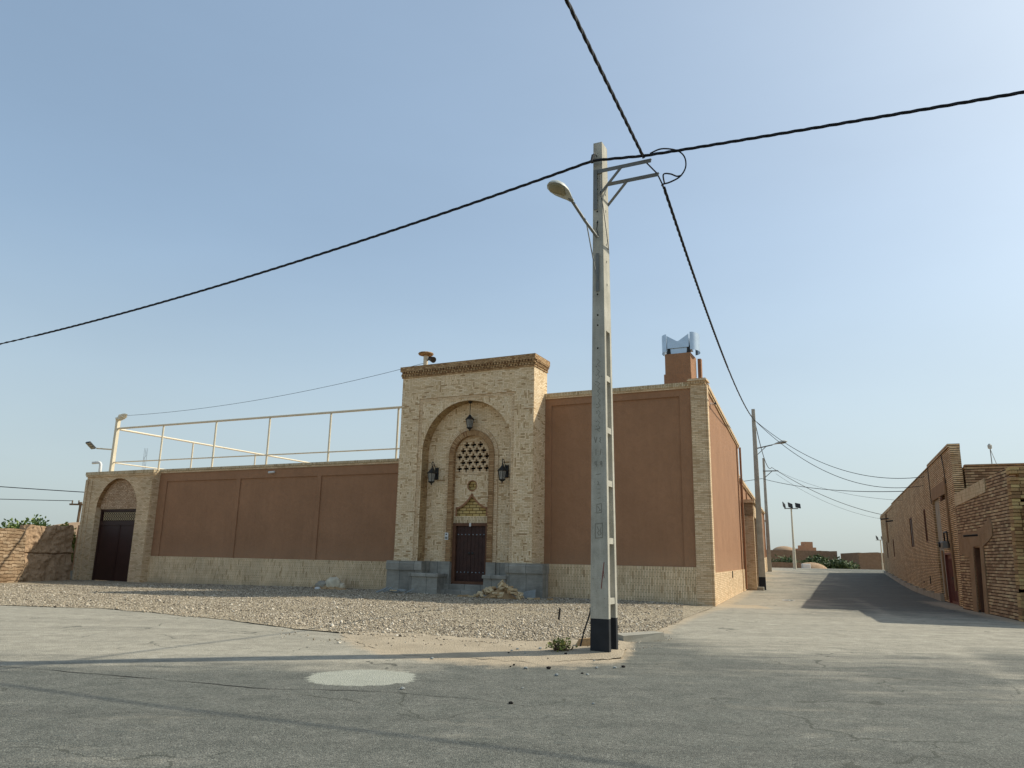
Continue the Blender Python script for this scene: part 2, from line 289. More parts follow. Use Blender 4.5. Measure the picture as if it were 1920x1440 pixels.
# ------------------------------------------------------------------ mesh building
class Frame:
    def __init__(s, o, rot): s.o = Vector((o[0], o[1], o[2] if len(o) > 2 else 0)); s.r = rot; s.m = Matrix.Translation(s.o) @ Matrix.Rotation(rot, 4, 'Z')
    def w(s, p): return s.m @ Vector(p)
WORLD = Frame((0, 0, 0), 0)
FA = Frame((6.236, 23.918), R(-26))              # facade: x = -u (left negative), y = into the wall, z up
FS = Frame((6.28, 23.90), R(90-20.6))            # side wall: x along the alley, -y outwards (towards the alley)
FT = Frame((15.0, 25.6), R(90-22.7))             # tall brick building: x along the alley, +y outwards
FN = Frame((13.1, 20.0), R(90-17))               # near brick building, same handedness
class MB:
    def __init__(s): s.v = []; s.f = []; s.mi = []; s.uv = []; s.cur = 0
    def face(s, pts, uv=None):
        i = len(s.v); s.v += [tuple(p) for p in pts]; s.f.append(list(range(i, i+len(pts)))); s.mi.append(s.cur); s.uv.append(uv)
    def box(s, x0, x1, y0, y1, z0, z1, skip=''):
        a = [(x0, y0, z0), (x1, y0, z0), (x1, y1, z0), (x0, y1, z0), (x0, y0, z1), (x1, y0, z1), (x1, y1, z1), (x0, y1, z1)]
        s.hexa(a, skip)
    def hexa(s, a, skip=''):
        for k, q in (('b', (3, 2, 1, 0)), ('t', (4, 5, 6, 7)), ('f', (0, 1, 5, 4)), ('r', (1, 2, 6, 5)), ('k', (2, 3, 7, 6)), ('l', (3, 0, 4, 7))):
            if k not in skip: s.face([a[i] for i in q])
    def bev(s, x0, x1, y0, y1, z0, z1, b):       # box with chamfered top and vertical edges
        r = lambda q, z: [(x0+q, y0, z), (x1-q, y0, z), (x1, y0+q, z), (x1, y1-q, z), (x1-q, y1, z), (x0+q, y1, z), (x0, y1-q, z), (x0, y0+q, z)]
        A = r(b, z0); B = r(b, z1-b)
        C = [(x0+b*1.5, y0+b, z1), (x1-b*1.5, y0+b, z1), (x1-b, y0+b*1.5, z1), (x1-b, y1-b*1.5, z1), (x1-b*1.5, y1-b, z1), (x0+b*1.5, y1-b, z1), (x0+b, y1-b*1.5, z1), (x0+b, y0+b*1.5, z1)]
        for P, Q in ((A, B), (B, C)):
            for i in range(8): s.face([P[i], P[(i+1) % 8], Q[(i+1) % 8], Q[i]])
        s.face(C); s.face(A[::-1])
    def prism(s, poly, ax, a, b):                # extrude a 2-D polygon along axis ax
        def P(p, t): return (t, p[0], p[1]) if ax == 'x' else (p[0], t, p[1]) if ax == 'y' else (p[0], p[1], t)
        n = len(poly); s.face([P(p, a) for p in poly]); s.face([P(p, b) for p in poly][::-1])
        for i in range(n): s.face([P(poly[i], a), P(poly[i], b), P(poly[(i+1) % n], b), P(poly[(i+1) % n], a)])
    def tube(s, pts, r, n=8, cap=True, r1=None):
        pts = [Vector(p) for p in pts]; rings = []; u = None
        for i, p in enumerate(pts):
            d = (pts[min(i+1, len(pts)-1)]-pts[max(i-1, 0)]).normalized()
            if u is None: u = d.orthogonal().normalized()
            u = (u-d*u.dot(d)).normalized(); v = d.cross(u)
            rr = r if r1 is None else r+(r1-r)*i/(len(pts)-1)
            rings.append([p+(u*math.cos(2*math.pi*k/n)+v*math.sin(2*math.pi*k/n))*rr for k in range(n)])
        for A, B in zip(rings, rings[1:]):
            for k in range(n): s.face([A[k], A[(k+1) % n], B[(k+1) % n], B[k]])
        if cap: s.face(rings[0][::-1]); s.face(rings[-1])
    def lathe(s, prof, c=(0, 0, 0), n=16, ax='z'):
        rings = []
        for r, h in prof:
            ring = []
            for k in range(n):
                a = 2*math.pi*k/n; x, y = r*math.cos(a), r*math.sin(a)
                q = (x, y, h) if ax == 'z' else (x, -h, y) if ax == 'y' else (h, x, y)
                ring.append((c[0]+q[0], c[1]+q[1], c[2]+q[2]))
            rings.append(ring)
        for A, B in zip(rings, rings[1:]):
            for k in range(n): s.face([A[k], A[(k+1) % n], B[(k+1) % n], B[k]])
    def columns(s, xs, spans, y):                # vertical strips between lo(x) and hi(x) on the plane y
        for x0, x1 in zip(xs, xs[1:]):
            for lo, hi in spans:
                a, b, c, d = lo(x0), lo(x1), hi(x1), hi(x0)
                if d-a > 1e-4 or c-b > 1e-4: s.face([(x0, y, a), (x1, y, b), (x1, y, max(c, b)), (x0, y, max(d, a))])
    def ribbon(s, pts, y0, y1, flip=False):      # wall of depth y0..y1 following an (x,z) outline
        l = 0.
        for (xa, za), (xb, zb) in zip(pts, pts[1:]):
            dl = math.hypot(xb-xa, zb-za); q = [(xa, y0, za), (xb, y0, zb), (xb, y1, zb), (xa, y1, za)]
            s.face(q if not flip else q[::-1], [(y0, l), (y0, l+dl), (y1, l+dl), (y1, l)] if not flip else [(y1, l), (y1, l+dl), (y0, l+dl), (y0, l)]); l += dl
    def build(s, name, mats, parent=None, frame=WORLD, smooth=False, tag_=None, merge=False):
        P = [frame.m @ Vector(p) for p in s.v]
        if parent is not None:
            inv = WM[parent.name].inverted(); P = [inv @ p for p in P]
        me = bpy.data.meshes.new(name); me.from_pydata(P, [], s.f)
        mats = mats if isinstance(mats, (list, tuple)) else [mats]
        for m in mats: me.materials.append(m)
        me.polygons.foreach_set('material_index', s.mi)
        uvl = me.uv_layers.new(name="UVMap"); buf = []
        for f, uv in zip(s.f, s.uv):
            if uv is not None: buf += [c for q in uv for c in q]; continue
            p = [Vector(s.v[i]) for i in f]; n = Vector((0, 0, 0))
            for i in range(len(p)):
                a, b = p[i], p[(i+1) % len(p)]; n += Vector(((a.y-b.y)*(a.z+b.z), (a.z-b.z)*(a.x+b.x), (a.x-b.x)*(a.y+b.y)))
            if n.length < 1e-12: n = Vector((0, 0, 1))
            n.normalize()
            if abs(n.z) > .75: buf += [c for q in p for c in (q.x, q.y)]
            else:
                t = Vector((-n.y, n.x, 0)).normalized(); buf += [c for q in p for c in (q.dot(t), q.z)]
        uvl.data.foreach_set('uv', buf)
        if smooth or merge:
            import bmesh
            bm = bmesh.new(); bm.from_mesh(me); bmesh.ops.remove_doubles(bm, verts=bm.verts, dist=1e-4)
            if smooth:
                for f in bm.faces: f.smooth = True
                for e in bm.edges:
                    if len(e.link_faces) == 2 and e.calc_face_angle(0) > R(40): e.smooth = False
            bm.to_mesh(me); bm.free()
        o = bpy.data.objects.new(name, me); COL.objects.link(o)
        if parent is not None: o.parent = parent; WM[o.name] = WM[parent.name]
        return o
WM = {}                                          # world matrices of the things (parents)
def thing(name, label, cat, base, frame=WORLD, group=None, rz=0.):
    o = bpy.data.objects.new(name, None); COL.objects.link(o)
    o.empty_display_size = .2
    p = frame.w(base); o.location = p; o.rotation_euler = (0, 0, frame.r+rz)
    WM[o.name] = Matrix.Translation(p) @ Matrix.Rotation(frame.r+rz, 4, 'Z')
    return tag(o, label, cat, group)
def tag(o, label=None, cat=None, group=None, kind=None):
    if label: o['label'] = label
    if cat: o['category'] = cat
    if group: o['group'] = group
    if kind: o['kind'] = kind
    return o
def recentre(o, c):                              # origin of a one-mesh thing at its base
    c = Vector(c); o.data.transform(Matrix.Translation(-c)); o.location = c; return o
def solid(o, t, off=-1):
    m = o.modifiers.new("thickness", 'SOLIDIFY'); m.thickness = t; m.offset = off; return o
def sstep(a, b, x):
    t = min(1., max(0., (x-a)/(b-a))); return t*t*(3-2*t)
def frange(a, b, n): return [a+(b-a)*i/n for i in range(n+1)]
def nz(x, y, s=1., seed=0.): return mnoise.noise(Vector((x*s+seed, y*s-seed*.7, seed*1.3)))

# ------------------------------------------------------------------ terrain
def H(x, y):
    z = -.12*sstep(5, 18, -x)*sstep(14, 24, y)
    if y > 34: z += .80*sstep(36, 74, y)*sstep(2, 8, x) - 1.1*sstep(80, 118, y)*sstep(2, 8, x)
    return z
GL = [(-60, 19.6), (-12.48, 19.31), (-9.39, 18.43), (-6.06, 16.25), (-3.79, 14.36), (-2.28, 13.5), (-.87, 12.83), (.41, 12.37), (1.38, 12.83), (2.01, 13.59), (2.69, 14.83), (3.86, 17.88), (6.02, 23.1), (6.3, 24.)]
SL = [(-2.9, 12.9), (-2.59, 12.2), (-1.77, 10.6), (-1.01, 10.09), (0., 9.76), (.86, 9.83), (1.61, 10.45), (1.93, 11.74), (2.2, 13.4), (2.6, 14.6)]
PL = [(-60, 9.8), (-6.2, 9.8), (-2.3, 9.95), (-1.6, 9.86), (-.8, 10.3), (0, 12.3)]
def interp(c, x):
    if x <= c[0][0]: return c[0][1]
    for (a, b), (p, q) in zip(c, c[1:]):
        if x <= p: return b+(q-b)*(x-a)/(p-a)
    return c[-1][1]
def fac_y(x): return 23.918+(6.236-x)*.48773
def gravel_h(x, y):
    lo = interp(GL, x); t = sstep(lo, lo+5, y)
    return H(x, y)+.012+.055*t+.012*nz(x, y, .9, 3)+.008*nz(x, y, 2.5, 5)

def grid_sheet(name, xs, ys, zf, mat, attrs=None, inside=None):
    nx, ny = len(xs), len(ys)
    v = [(x, y, zf(x, y)) for y in ys for x in xs]
    f = [(j*nx+i, j*nx+i+1, (j+1)*nx+i+1, (j+1)*nx+i) for j in range(ny-1) for i in range(nx-1)]
    me = bpy.data.meshes.new(name); me.from_pydata(v, [], f); me.materials.append(mat)
    for k, fn in (attrs or {}).items():
        a = me.attributes.new(k, 'FLOAT', 'POINT'); a.data.foreach_set('value', [fn(p[0], p[1]) for p in v])
    me.polygons.foreach_set('use_smooth', [True]*len(f))
    o = bpy.data.objects.new(name, me); COL.objects.link(o); return o
def strip_sheet(name, xs, lo, hi, n, zf, mat):
    v = []; f = []
    for x in xs:
        a, b = lo(x), hi(x)
        v += [(x, a+(b-a)*j/n, 0) for j in range(n+1)]
    v = [(x, y, zf(x, y)) for x, y, _ in v]
    for i in range(len(xs)-1):
        for j in range(n): f.append((i*(n+1)+j, (i+1)*(n+1)+j, (i+1)*(n+1)+j+1, i*(n+1)+j+1))
    me = bpy.data.meshes.new(name); me.from_pydata(v, [], f); me.materials.append(mat)
    me.polygons.foreach_set('use_smooth', [True]*len(f))
    o = bpy.data.objects.new(name, me); COL.objects.link(o); return o
far = [-3000, -1200, -500, -250, -120, -80, -60]
tag(grid_sheet('ground', far+frange(-50, 70, 60)+[-a for a in far[::-1] if -a > 75], far+frange(-50, 160, 105)+[-a for a in far[::-1] if -a > 165],
               lambda x, y: H(x, y)-.03-(.0 if y < 84 else .0), M_['ground']), kind='structure')
def dust_shade(x, y):
    lo = interp(PL, x); d = 0.
    if x < .2: d = .95*sstep(lo-1.5, lo+1.1, y)
    d = max(d, (.42*sstep(-1, 5, x)*sstep(5, 15, y)+.45*sstep(2.0, 3.5, x)*sstep(11, 14, y))*(1-.0*sstep(22, 27, y)))
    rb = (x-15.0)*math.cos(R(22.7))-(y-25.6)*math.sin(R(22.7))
    if y > 18: d -= .75*sstep(-6.2, -3.2, rb)*sstep(19, 24, y)  # alley's right side darkened in colour, deepening the tall building's shade
    tr = 7.0+(y-12)*.36
    d += .28*math.exp(-((x-tr)/.22)**2)*sstep(6, 10, y)
    d += .14*(1-sstep(tr-.3, tr+.3, x))*sstep(8, 14, y)*sstep(2, 4, x)
    d += -.34*sstep(23, 36, y)
    return max(.0, d)
def sandy(x, y):
    # sand spills over the asphalt by the pole, the alley's left edge and the right kerb
    s = 0.
    if -3.6 < x < 3.2: s = .85*sstep(interp(SL, x)-.5, interp(SL, x)+.9, y)*sstep(-3.6, -2.2, x)
    sw = (x-6.28)*math.cos(R(20.6))-(y-23.9)*math.sin(R(20.6))
    if y > 22: s = max(s, .8*(1-sstep(.1, .9, sw)))
    if 2.4 < x < 8 and 13 < y < 25:
        g = interp(GL, x); s = max(s, .8*(1-sstep(0, 1.6, g-y)) if y < g else .8)
    nb = (x-13.1)*math.cos(R(17))-(y-20)*math.sin(R(17))
    if y > 14: s = max(s, .75*sstep(-1.1, -.1, nb)*(1-sstep(27, 34, y)))
    return s
def patch_w(x, y):
    r = math.hypot((x+1.62)/.70, (y-9.02)/.64); return 1-sstep(.65, 1.15, r)
xsR = [-60, -45, -35, -28, -22, -18]+frange(-15, 16, 250)+[18, 21, 25, 30, 36, 44, 56]
ysR = [-40, -25, -15, -8, -3, 0, 2]+frange(3, 30, 220)+frange(31, 80, 49)
o_road = tag(grid_sheet('road', xsR, ysR, lambda x, y: H(x, y)+.012*nz(x, y, .35, 2)*sstep(2, 6, y), M_['road'], {'dust_shade': dust_shade, 'sandy': sandy, 'patch': patch_w}), kind='structure')
# crack along the old asphalt edge
CR = [(-9, 10.2), (-5.88, 9.29), (-4.7, 8.94), (-2.45, 8.21), (-1.35, 8.15), (-.52, 7.88), (.01, 7.6), (.49, 7.34), (1.29, 6.5), (1.81, 6.1)]
def crack_mesh():
    mb = MB(); pts = []
    for x in frange(-8.5, .85, 220):
        y = interp(CR, x)+.05*nz(x, 0, 2.2, 4)+.03*nz(x, 0, 7, 9); pts.append((x, y))
    for (xa, ya), (xb, yb) in zip(pts, pts[1:]):
        q_ = lambda x: (.004+.013*max(0, nz(x, 1, 1.6, 6)+.3))*sstep(.9, -1.5, x); w1 = q_(xa); w2 = q_(xb); g = lambda x, y: H(x, y)+.012*nz(x, y, .35, 2)*sstep(2, 6, y)+.004
        mb.face([(xa, ya-w1, g(xa, ya)), (xb, yb-w2, g(xb, yb)), (xb, yb+w2, g(xb, yb)), (xa, ya+w1, g(xa, ya))])
    o = mb.build('road_crack', M_['dark']); tag(o, kind='structure')
crack_mesh()
# sand spit around the pole
POLE = (1.43, 11.64)
def sand_z(x, y):
    lo = interp(SL, x)
    r2 = (x-POLE[0])**2+(y-POLE[1])**2
    return H(x, y)+.003+.022*sstep(lo+.85, lo+1.9, y)+.045*math.exp(-r2/.30)+.008*nz(x, y, 3, 4)+.012*nz(x, y, .35, 2)
tag(strip_sheet('sand', frange(-2.85, 2.55, 120), lambda x: interp(SL, x)+.75+.30*nz(x, 0, 1.9, 1)+.14*nz(x, 0, 6, 2)+.06*nz(x, 0, 17, 2), lambda x: max(interp(GL, x)+.5, interp(SL, x)+.8), 26, sand_z, M_['sand']), kind='structure')
tag(strip_sheet('gravel_yard', frange(-46, 6.25, 300), lambda x: interp(GL, x)+.14*nz(x, 0, 1.7, 1)+.07*nz(x, 0, 5, 2),
                lambda x: max(fac_y(max(x, -21)) + .4, interp(GL, x)+.1), 60, gravel_h, M_['gravel']), kind='structure')
def pebbles():
    n = 210000
    d = 12+RNG.random(n)**1.25*24; a = RNG.uniform(-.62, .22, n)
    x = d*np.sin(a); y = d*np.cos(a); keep = []
    glx = np.array([p[0] for p in GL]); gly = np.array([p[1] for p in GL])
    lo = np.interp(x, glx, gly)
    ok = (y > lo+np.abs(RNG.normal(0, .42, n))-.12+.25*np.sin(x*2.1)*np.sin(x*.9+1)) & (y < 23.918+(6.236-x)*.48773-.02) & (x < 6.1)
    # a few strays on the sand and the edge of the road
    st = (RNG.random(n) < .02) & (y > lo-1.6) & (x < 3) & (x > -4)
    ok |= st
    # thin, dusty spots and faint wheel ruts where the bed shows
    thin = np.array([nz(a_, b_, .55, 12)+.5*nz(a_, b_, 1.7, 7) if o_ else 0. for a_, b_, o_ in zip(x, y, ok)])
    ok &= (thin < .28) | (RNG.random(n) < .35)
    x, y = x[ok], y[ok]; m = len(x)
    z = np.array([gravel_h(a_, b_) if b_ > l_ else max(sand_z(a_, b_), H(a_, b_)) if -2.8 < a_ < 2.5 else H(a_, b_)+.012 for a_, b_, l_ in zip(x, y, lo[ok])])
    r = .008+.014*RNG.random(m)**1.8; r *= np.where(RNG.random(m) < .03, 2.0, 1.)
    base = np.array([(1, 0, 0), (-1, 0, 0), (0, 1, 0), (0, -1, 0), (0, 0, 1), (0, 0, -1)], float)
    tri = np.array([(0, 2, 4), (2, 1, 4), (1, 3, 4), (3, 0, 4), (2, 0, 5), (1, 2, 5), (3, 1, 5), (0, 3, 5)])
    v = base[None]*RNG.uniform(.6, 1.35, (m, 6, 1)); v += RNG.normal(0, .18, v.shape); v[:, :, 2] *= .7
    t = RNG.uniform(0, 6.28, m); c, s = np.cos(t), np.sin(t)
    vx = v[:, :, 0]*c[:, None]-v[:, :, 1]*s[:, None]; vy = v[:, :, 0]*s[:, None]+v[:, :, 1]*c[:, None]
    V = np.stack([vx*r[:, None]+x[:, None], vy*r[:, None]+y[:, None], v[:, :, 2]*r[:, None]+z[:, None]+r[:, None]*.25], 2).reshape(-1, 3)
    F = (tri[None]+6*np.arange(m)[:, None, None]).reshape(-1, 3)
    me = bpy.data.meshes.new('gravel'); me.vertices.add(len(V)); me.vertices.foreach_set('co', V.ravel())
    me.loops.add(F.size); me.loops.foreach_set('vertex_index', F.ravel().astype(np.int32))
    me.polygons.add(len(F)); me.polygons.foreach_set('loop_start', (np.arange(len(F))*3).astype(np.int32))
    me.polygons.foreach_set('loop_total', np.full(len(F), 3, np.int32)); me.update(calc_edges=True)
    me.materials.append(M_['pebble']); o = bpy.data.objects.new('gravel', me); COL.objects.link(o)
    tag(o, 'grey and beige crushed gravel spread in front of the walls', 'gravel', kind='stuff')
pebbles()

# ------------------------------------------------------------------ house with the brown wall and alley side
def house():
    t = thing('house', 'brown stucco house with buff brick corner, plinth and coping beside the alley', 'house', (0, 0, 0), FA)
    zt, zp = 6.86, 1.15
    mb = MB()
    mb.box(-5.62, -.02, .05, .4, -.3, zt)                                    # front wall recessed field
    mb.box(-.80, -.40, 0., .05, zp, 6.62); mb.box(-5.62, -5.36, 0., .05, zp, 6.62); mb.box(-5.62, -.40, 0., .05, 6.62, zt)
    mb.build('front_wall', M_['stucco'], t, FA)
    mb = MB()
    mb.box(.05, 14.4, -.0, .4, -.3, zt); mb.box(13.05, 13.3, -.05, 0., zp-.14, zt)
    mb.build('side_wall', M_['stucco'], t, FS)
    mb = MB()
    A = FA.w((0, .3, 5.9)); B = FA.w((-5.6, .3, 5.9)); C = FS.w((14.4, .3, 5.9)); D = B+(C-A)
    mb.face([A, C, D, B]); mb.face([B, D, D-Vector((0, 0, 6.2)), B-Vector((0, 0, 6.2))]); mb.face([D, C, C-Vector((0, 0, 6.2)), D-Vector((0, 0, 6.2))])
    mb.build('roof', M_['farmud'], t)
    mb = MB()
    mb.box(-5.62, -.42, -.035, .05, -.3, zp)
    mb.build('front_plinth', M_['plinth'], t, FA)
    mb = MB(); mb.box(.38, 13.0, -.035, 0., -.3, .99); mb.box(13.0, 14.4, -.07, 0., -.3, .99); mb.build('side_plinth', M_['buff'], t, FS)
    # coping: soldier bricks on a moulded ledge
    mb = MB(); mb.box(-5.62, -.42, -.07, .42, 6.93, 7.06); mb.build('front_coping', M_['buffv'], t, FA)
    mb = MB(); mb.box(-5.62, -.42, -.045, .42, 6.86, 6.93); mb.build('coping_ledge', M_['buff'], t, FA)
    mb = MB(); mb.box(.4, 14.45, -.08, .42, 6.93, 7.05); mb.box(.4, 14.43, -.045, .42, 6.86, 6.93); mb.build('side_coping', M_['buff'], t, FS)
    # corner pilaster with dentilled cap
    mb = MB(); mb.box(-.42, .04, -.065, .35, -.3, 6.96); mb.build('corner_pilaster', M_['buff'], t, FA)
    mb = MB(); mb.box(-.02, .38, -.06, .3, -.3, 6.955); mb.build('corner_pilaster', M_['buff'], t, FS)
    mb = MB()
    for i in range(6): mb.box(-.46+i*.085, -.46+i*.085+.05, -.12, -.066, 6.98, 7.06)
    mb.box(-.46, .07, -.10, .38, 6.961, 6.99); mb.box(-.44, .06, -.085, .38, 6.991, 7.065); mb.box(-.50, .12, -.16, .42, 7.066, 7.11); mb.box(-.47, .10, -.13, .42, 7.111, 7.15)
    mb.build('pilaster_cap', M_['buff'], t, FA)
    # small vent grille and weep hole low on the side wall
    mb = MB(); mb.box(7.0, 7.25, -.055, -.036, .72, .98); mb.build('vent', M_['dark'], t, FS)
    mb = MB(); mb.tube([(13.7, -.14, 6.8), (13.7, -.14, 1.0), (13.7, -.14, .1)], .05, 8); mb.build('downpipe', M_['stuccod'], t, FS)
    return t
house()

# chimney stack with its sheet metal cowl
def chimney():
    t = thing('chimney', 'brown stucco chimney stack with a shiny sheet metal cowl above the house corner', 'chimney', (-1.12, 1.6, 5.9), FA)
    mb = MB(); mb.box(-1.62, -.66, 1.3, 2.3, 5.85, 7.72); mb.box(-1.58, -.68, 1.34, 2.26, 7.72, 8.46); mb.build('stack', M_['stucco'], t, FA)
    mb = MB(); mb.box(-.64, -.52, 2.31, 2.5, 5.85, 8.45); mb.build('flue', M_['stucco'], t, FA)
    mb = MB(); mb.box(-1.42, -.82, 1.45, 2.1, 8.46, 8.68); mb.build('cowl_neck', M_['zinc'], t, FA)
    mb = MB()                                                                 # V-notched box body
    mb.prism([(-1.52, 8.68), (-.74, 8.68), (-.74, 9.16), (-1.10, 8.93), (-1.16, 8.93), (-1.52, 9.16)], 'y', 1.4, 2.15)
    mb.build('cowl_body', M_['zinc'], t, FA)
    for cx, s in ((-1.52, -1), (-.68, 1)):
        mb = MB(); n = 14
        for k in range(n):
            a0, a1 = math.pi*k/n-math.pi/2, math.pi*(k+1)/n-math.pi/2
            q = lambda a, r: (cx+s*(r*.55)*math.cos(a), 1.78+r*math.sin(a))
            for r, fl in ((.44, 0), (.43, 1)):
                p0, p1 = q(a0, r), q(a1, r); f = [(*p0, 8.56), (*p1, 8.56), (*p1, 9.2), (*p0, 9.2)]
                mb.face(f[::-1] if fl else f)
        mb.build('cowl_wing', M_['zinc'], t, FA, smooth=True)
    for cx in (-1.46, -.76):
        mb = MB(); mb.prism([(cx-.07, 8.46), (cx+.07, 8.46), (cx+.05, 8.74), (cx-.03, 8.74)], 'y', 1.42, 1.46); mb.build('cowl_bracket', M_['iron'], t, FA)
chimney()

# low neighbouring building continuing the alley's left side
def low_house():
    t = thing('low_house', 'lower brown stucco building running up the left side of the alley', 'house', (28, 0, 0), FS)
    def zb(x): return .75*sstep(13, 48, x)
    mb = MB(); mb.box(14.46, 42.5, .02, 8., -.3, 5.2)
    for x0, x1 in ((19.3, 19.6), (24.5, 24.8), (33.8, 34.1), (41.9, 42.5)): mb.box(x0, x1, -.04, .02, 1.0, 5.2)
    mb.build('wall', M_['stucco'], t, FS)
    mb = MB()
    for a, b in zip(frange(14.46, 42.5, 10), frange(14.46, 42.5, 10)[1:]): mb.box(a, b, -.06, .02, -.3, 1.0+zb((a+b)/2)*1.1)
    mb.build('plinth', M_['buff'], t, FS)
    mb = MB(); mb.box(14.46, 42.6, -.1, .4, 5.27, 5.4); mb.box(14.46, 42.55, -.06, .4, 5.2, 5.27); mb.build('coping', M_['buff'], t, FS)
    # brick door surround stepping out into the lane
    mb = MB(); mb.box(14.9, 15.35, -.55, .02, -.2, 4.2); mb.box(17.5, 17.9, -.55, .02, -.2, 4.2); mb.box(14.9, 17.9, -.55, .02, 3.55, 4.2)
    mb.build('door_surround', M_['buff'], t, FS)
    mb = MB(); mb.box(14.8, 18., -.64, .02, 4.2, 4.36); mb.build('surround_cornice', M_['buff'], t, FS)
    mb = MB(); mb.box(15.35, 17.5, -.18, .02, .15, 3.55); mb.build('door', M_['oldwood'], t, FS)
    mb = MB(); mb.box(15.0, 17.8, -.85, -.56, -.1, .16); mb.build('doorstep', M_['conc'], t, FS)
    mb = MB(); mb.box(42.2, 42.45, -.3, -.06, 4.6, 4.75); mb.tube([(42.3, -.2, 4.7), (42.3, -.2, 4.3), (42.3, -.14, .9)], .07, 8); mb.build('downpipe', M_['conc'], t, FS)
    t2 = thing('chimney', 'short brown chimney with a slatted pale cap on the low alley building', 'chimney', (19.5, .7, 5.2), FS)
    mb = MB(); mb.box(19.2, 19.9, .4, 1.1, 5.1, 5.75); mb.build('stack', M_['stucco'], t2, FS)
    mb = MB(); mb.box(19.1, 20., .3, 1.2, 6.02, 6.1); mb.box(19.1, 20., .3, 1.2, 5.75, 5.8)
    for i in range(5):
        mb.box(19.14+i*.19, 19.2+i*.19, .34, .4, 5.8, 6.02); mb.box(19.14+i*.19, 19.2+i*.19, 1.1, 1.16, 5.8, 6.02); mb.box(19.14, 19.2, .34+i*.19, .4+i*.19, 5.8, 6.02)
    mb.build('chimney_cap', M_['cream'], t2, FS)
low_house()

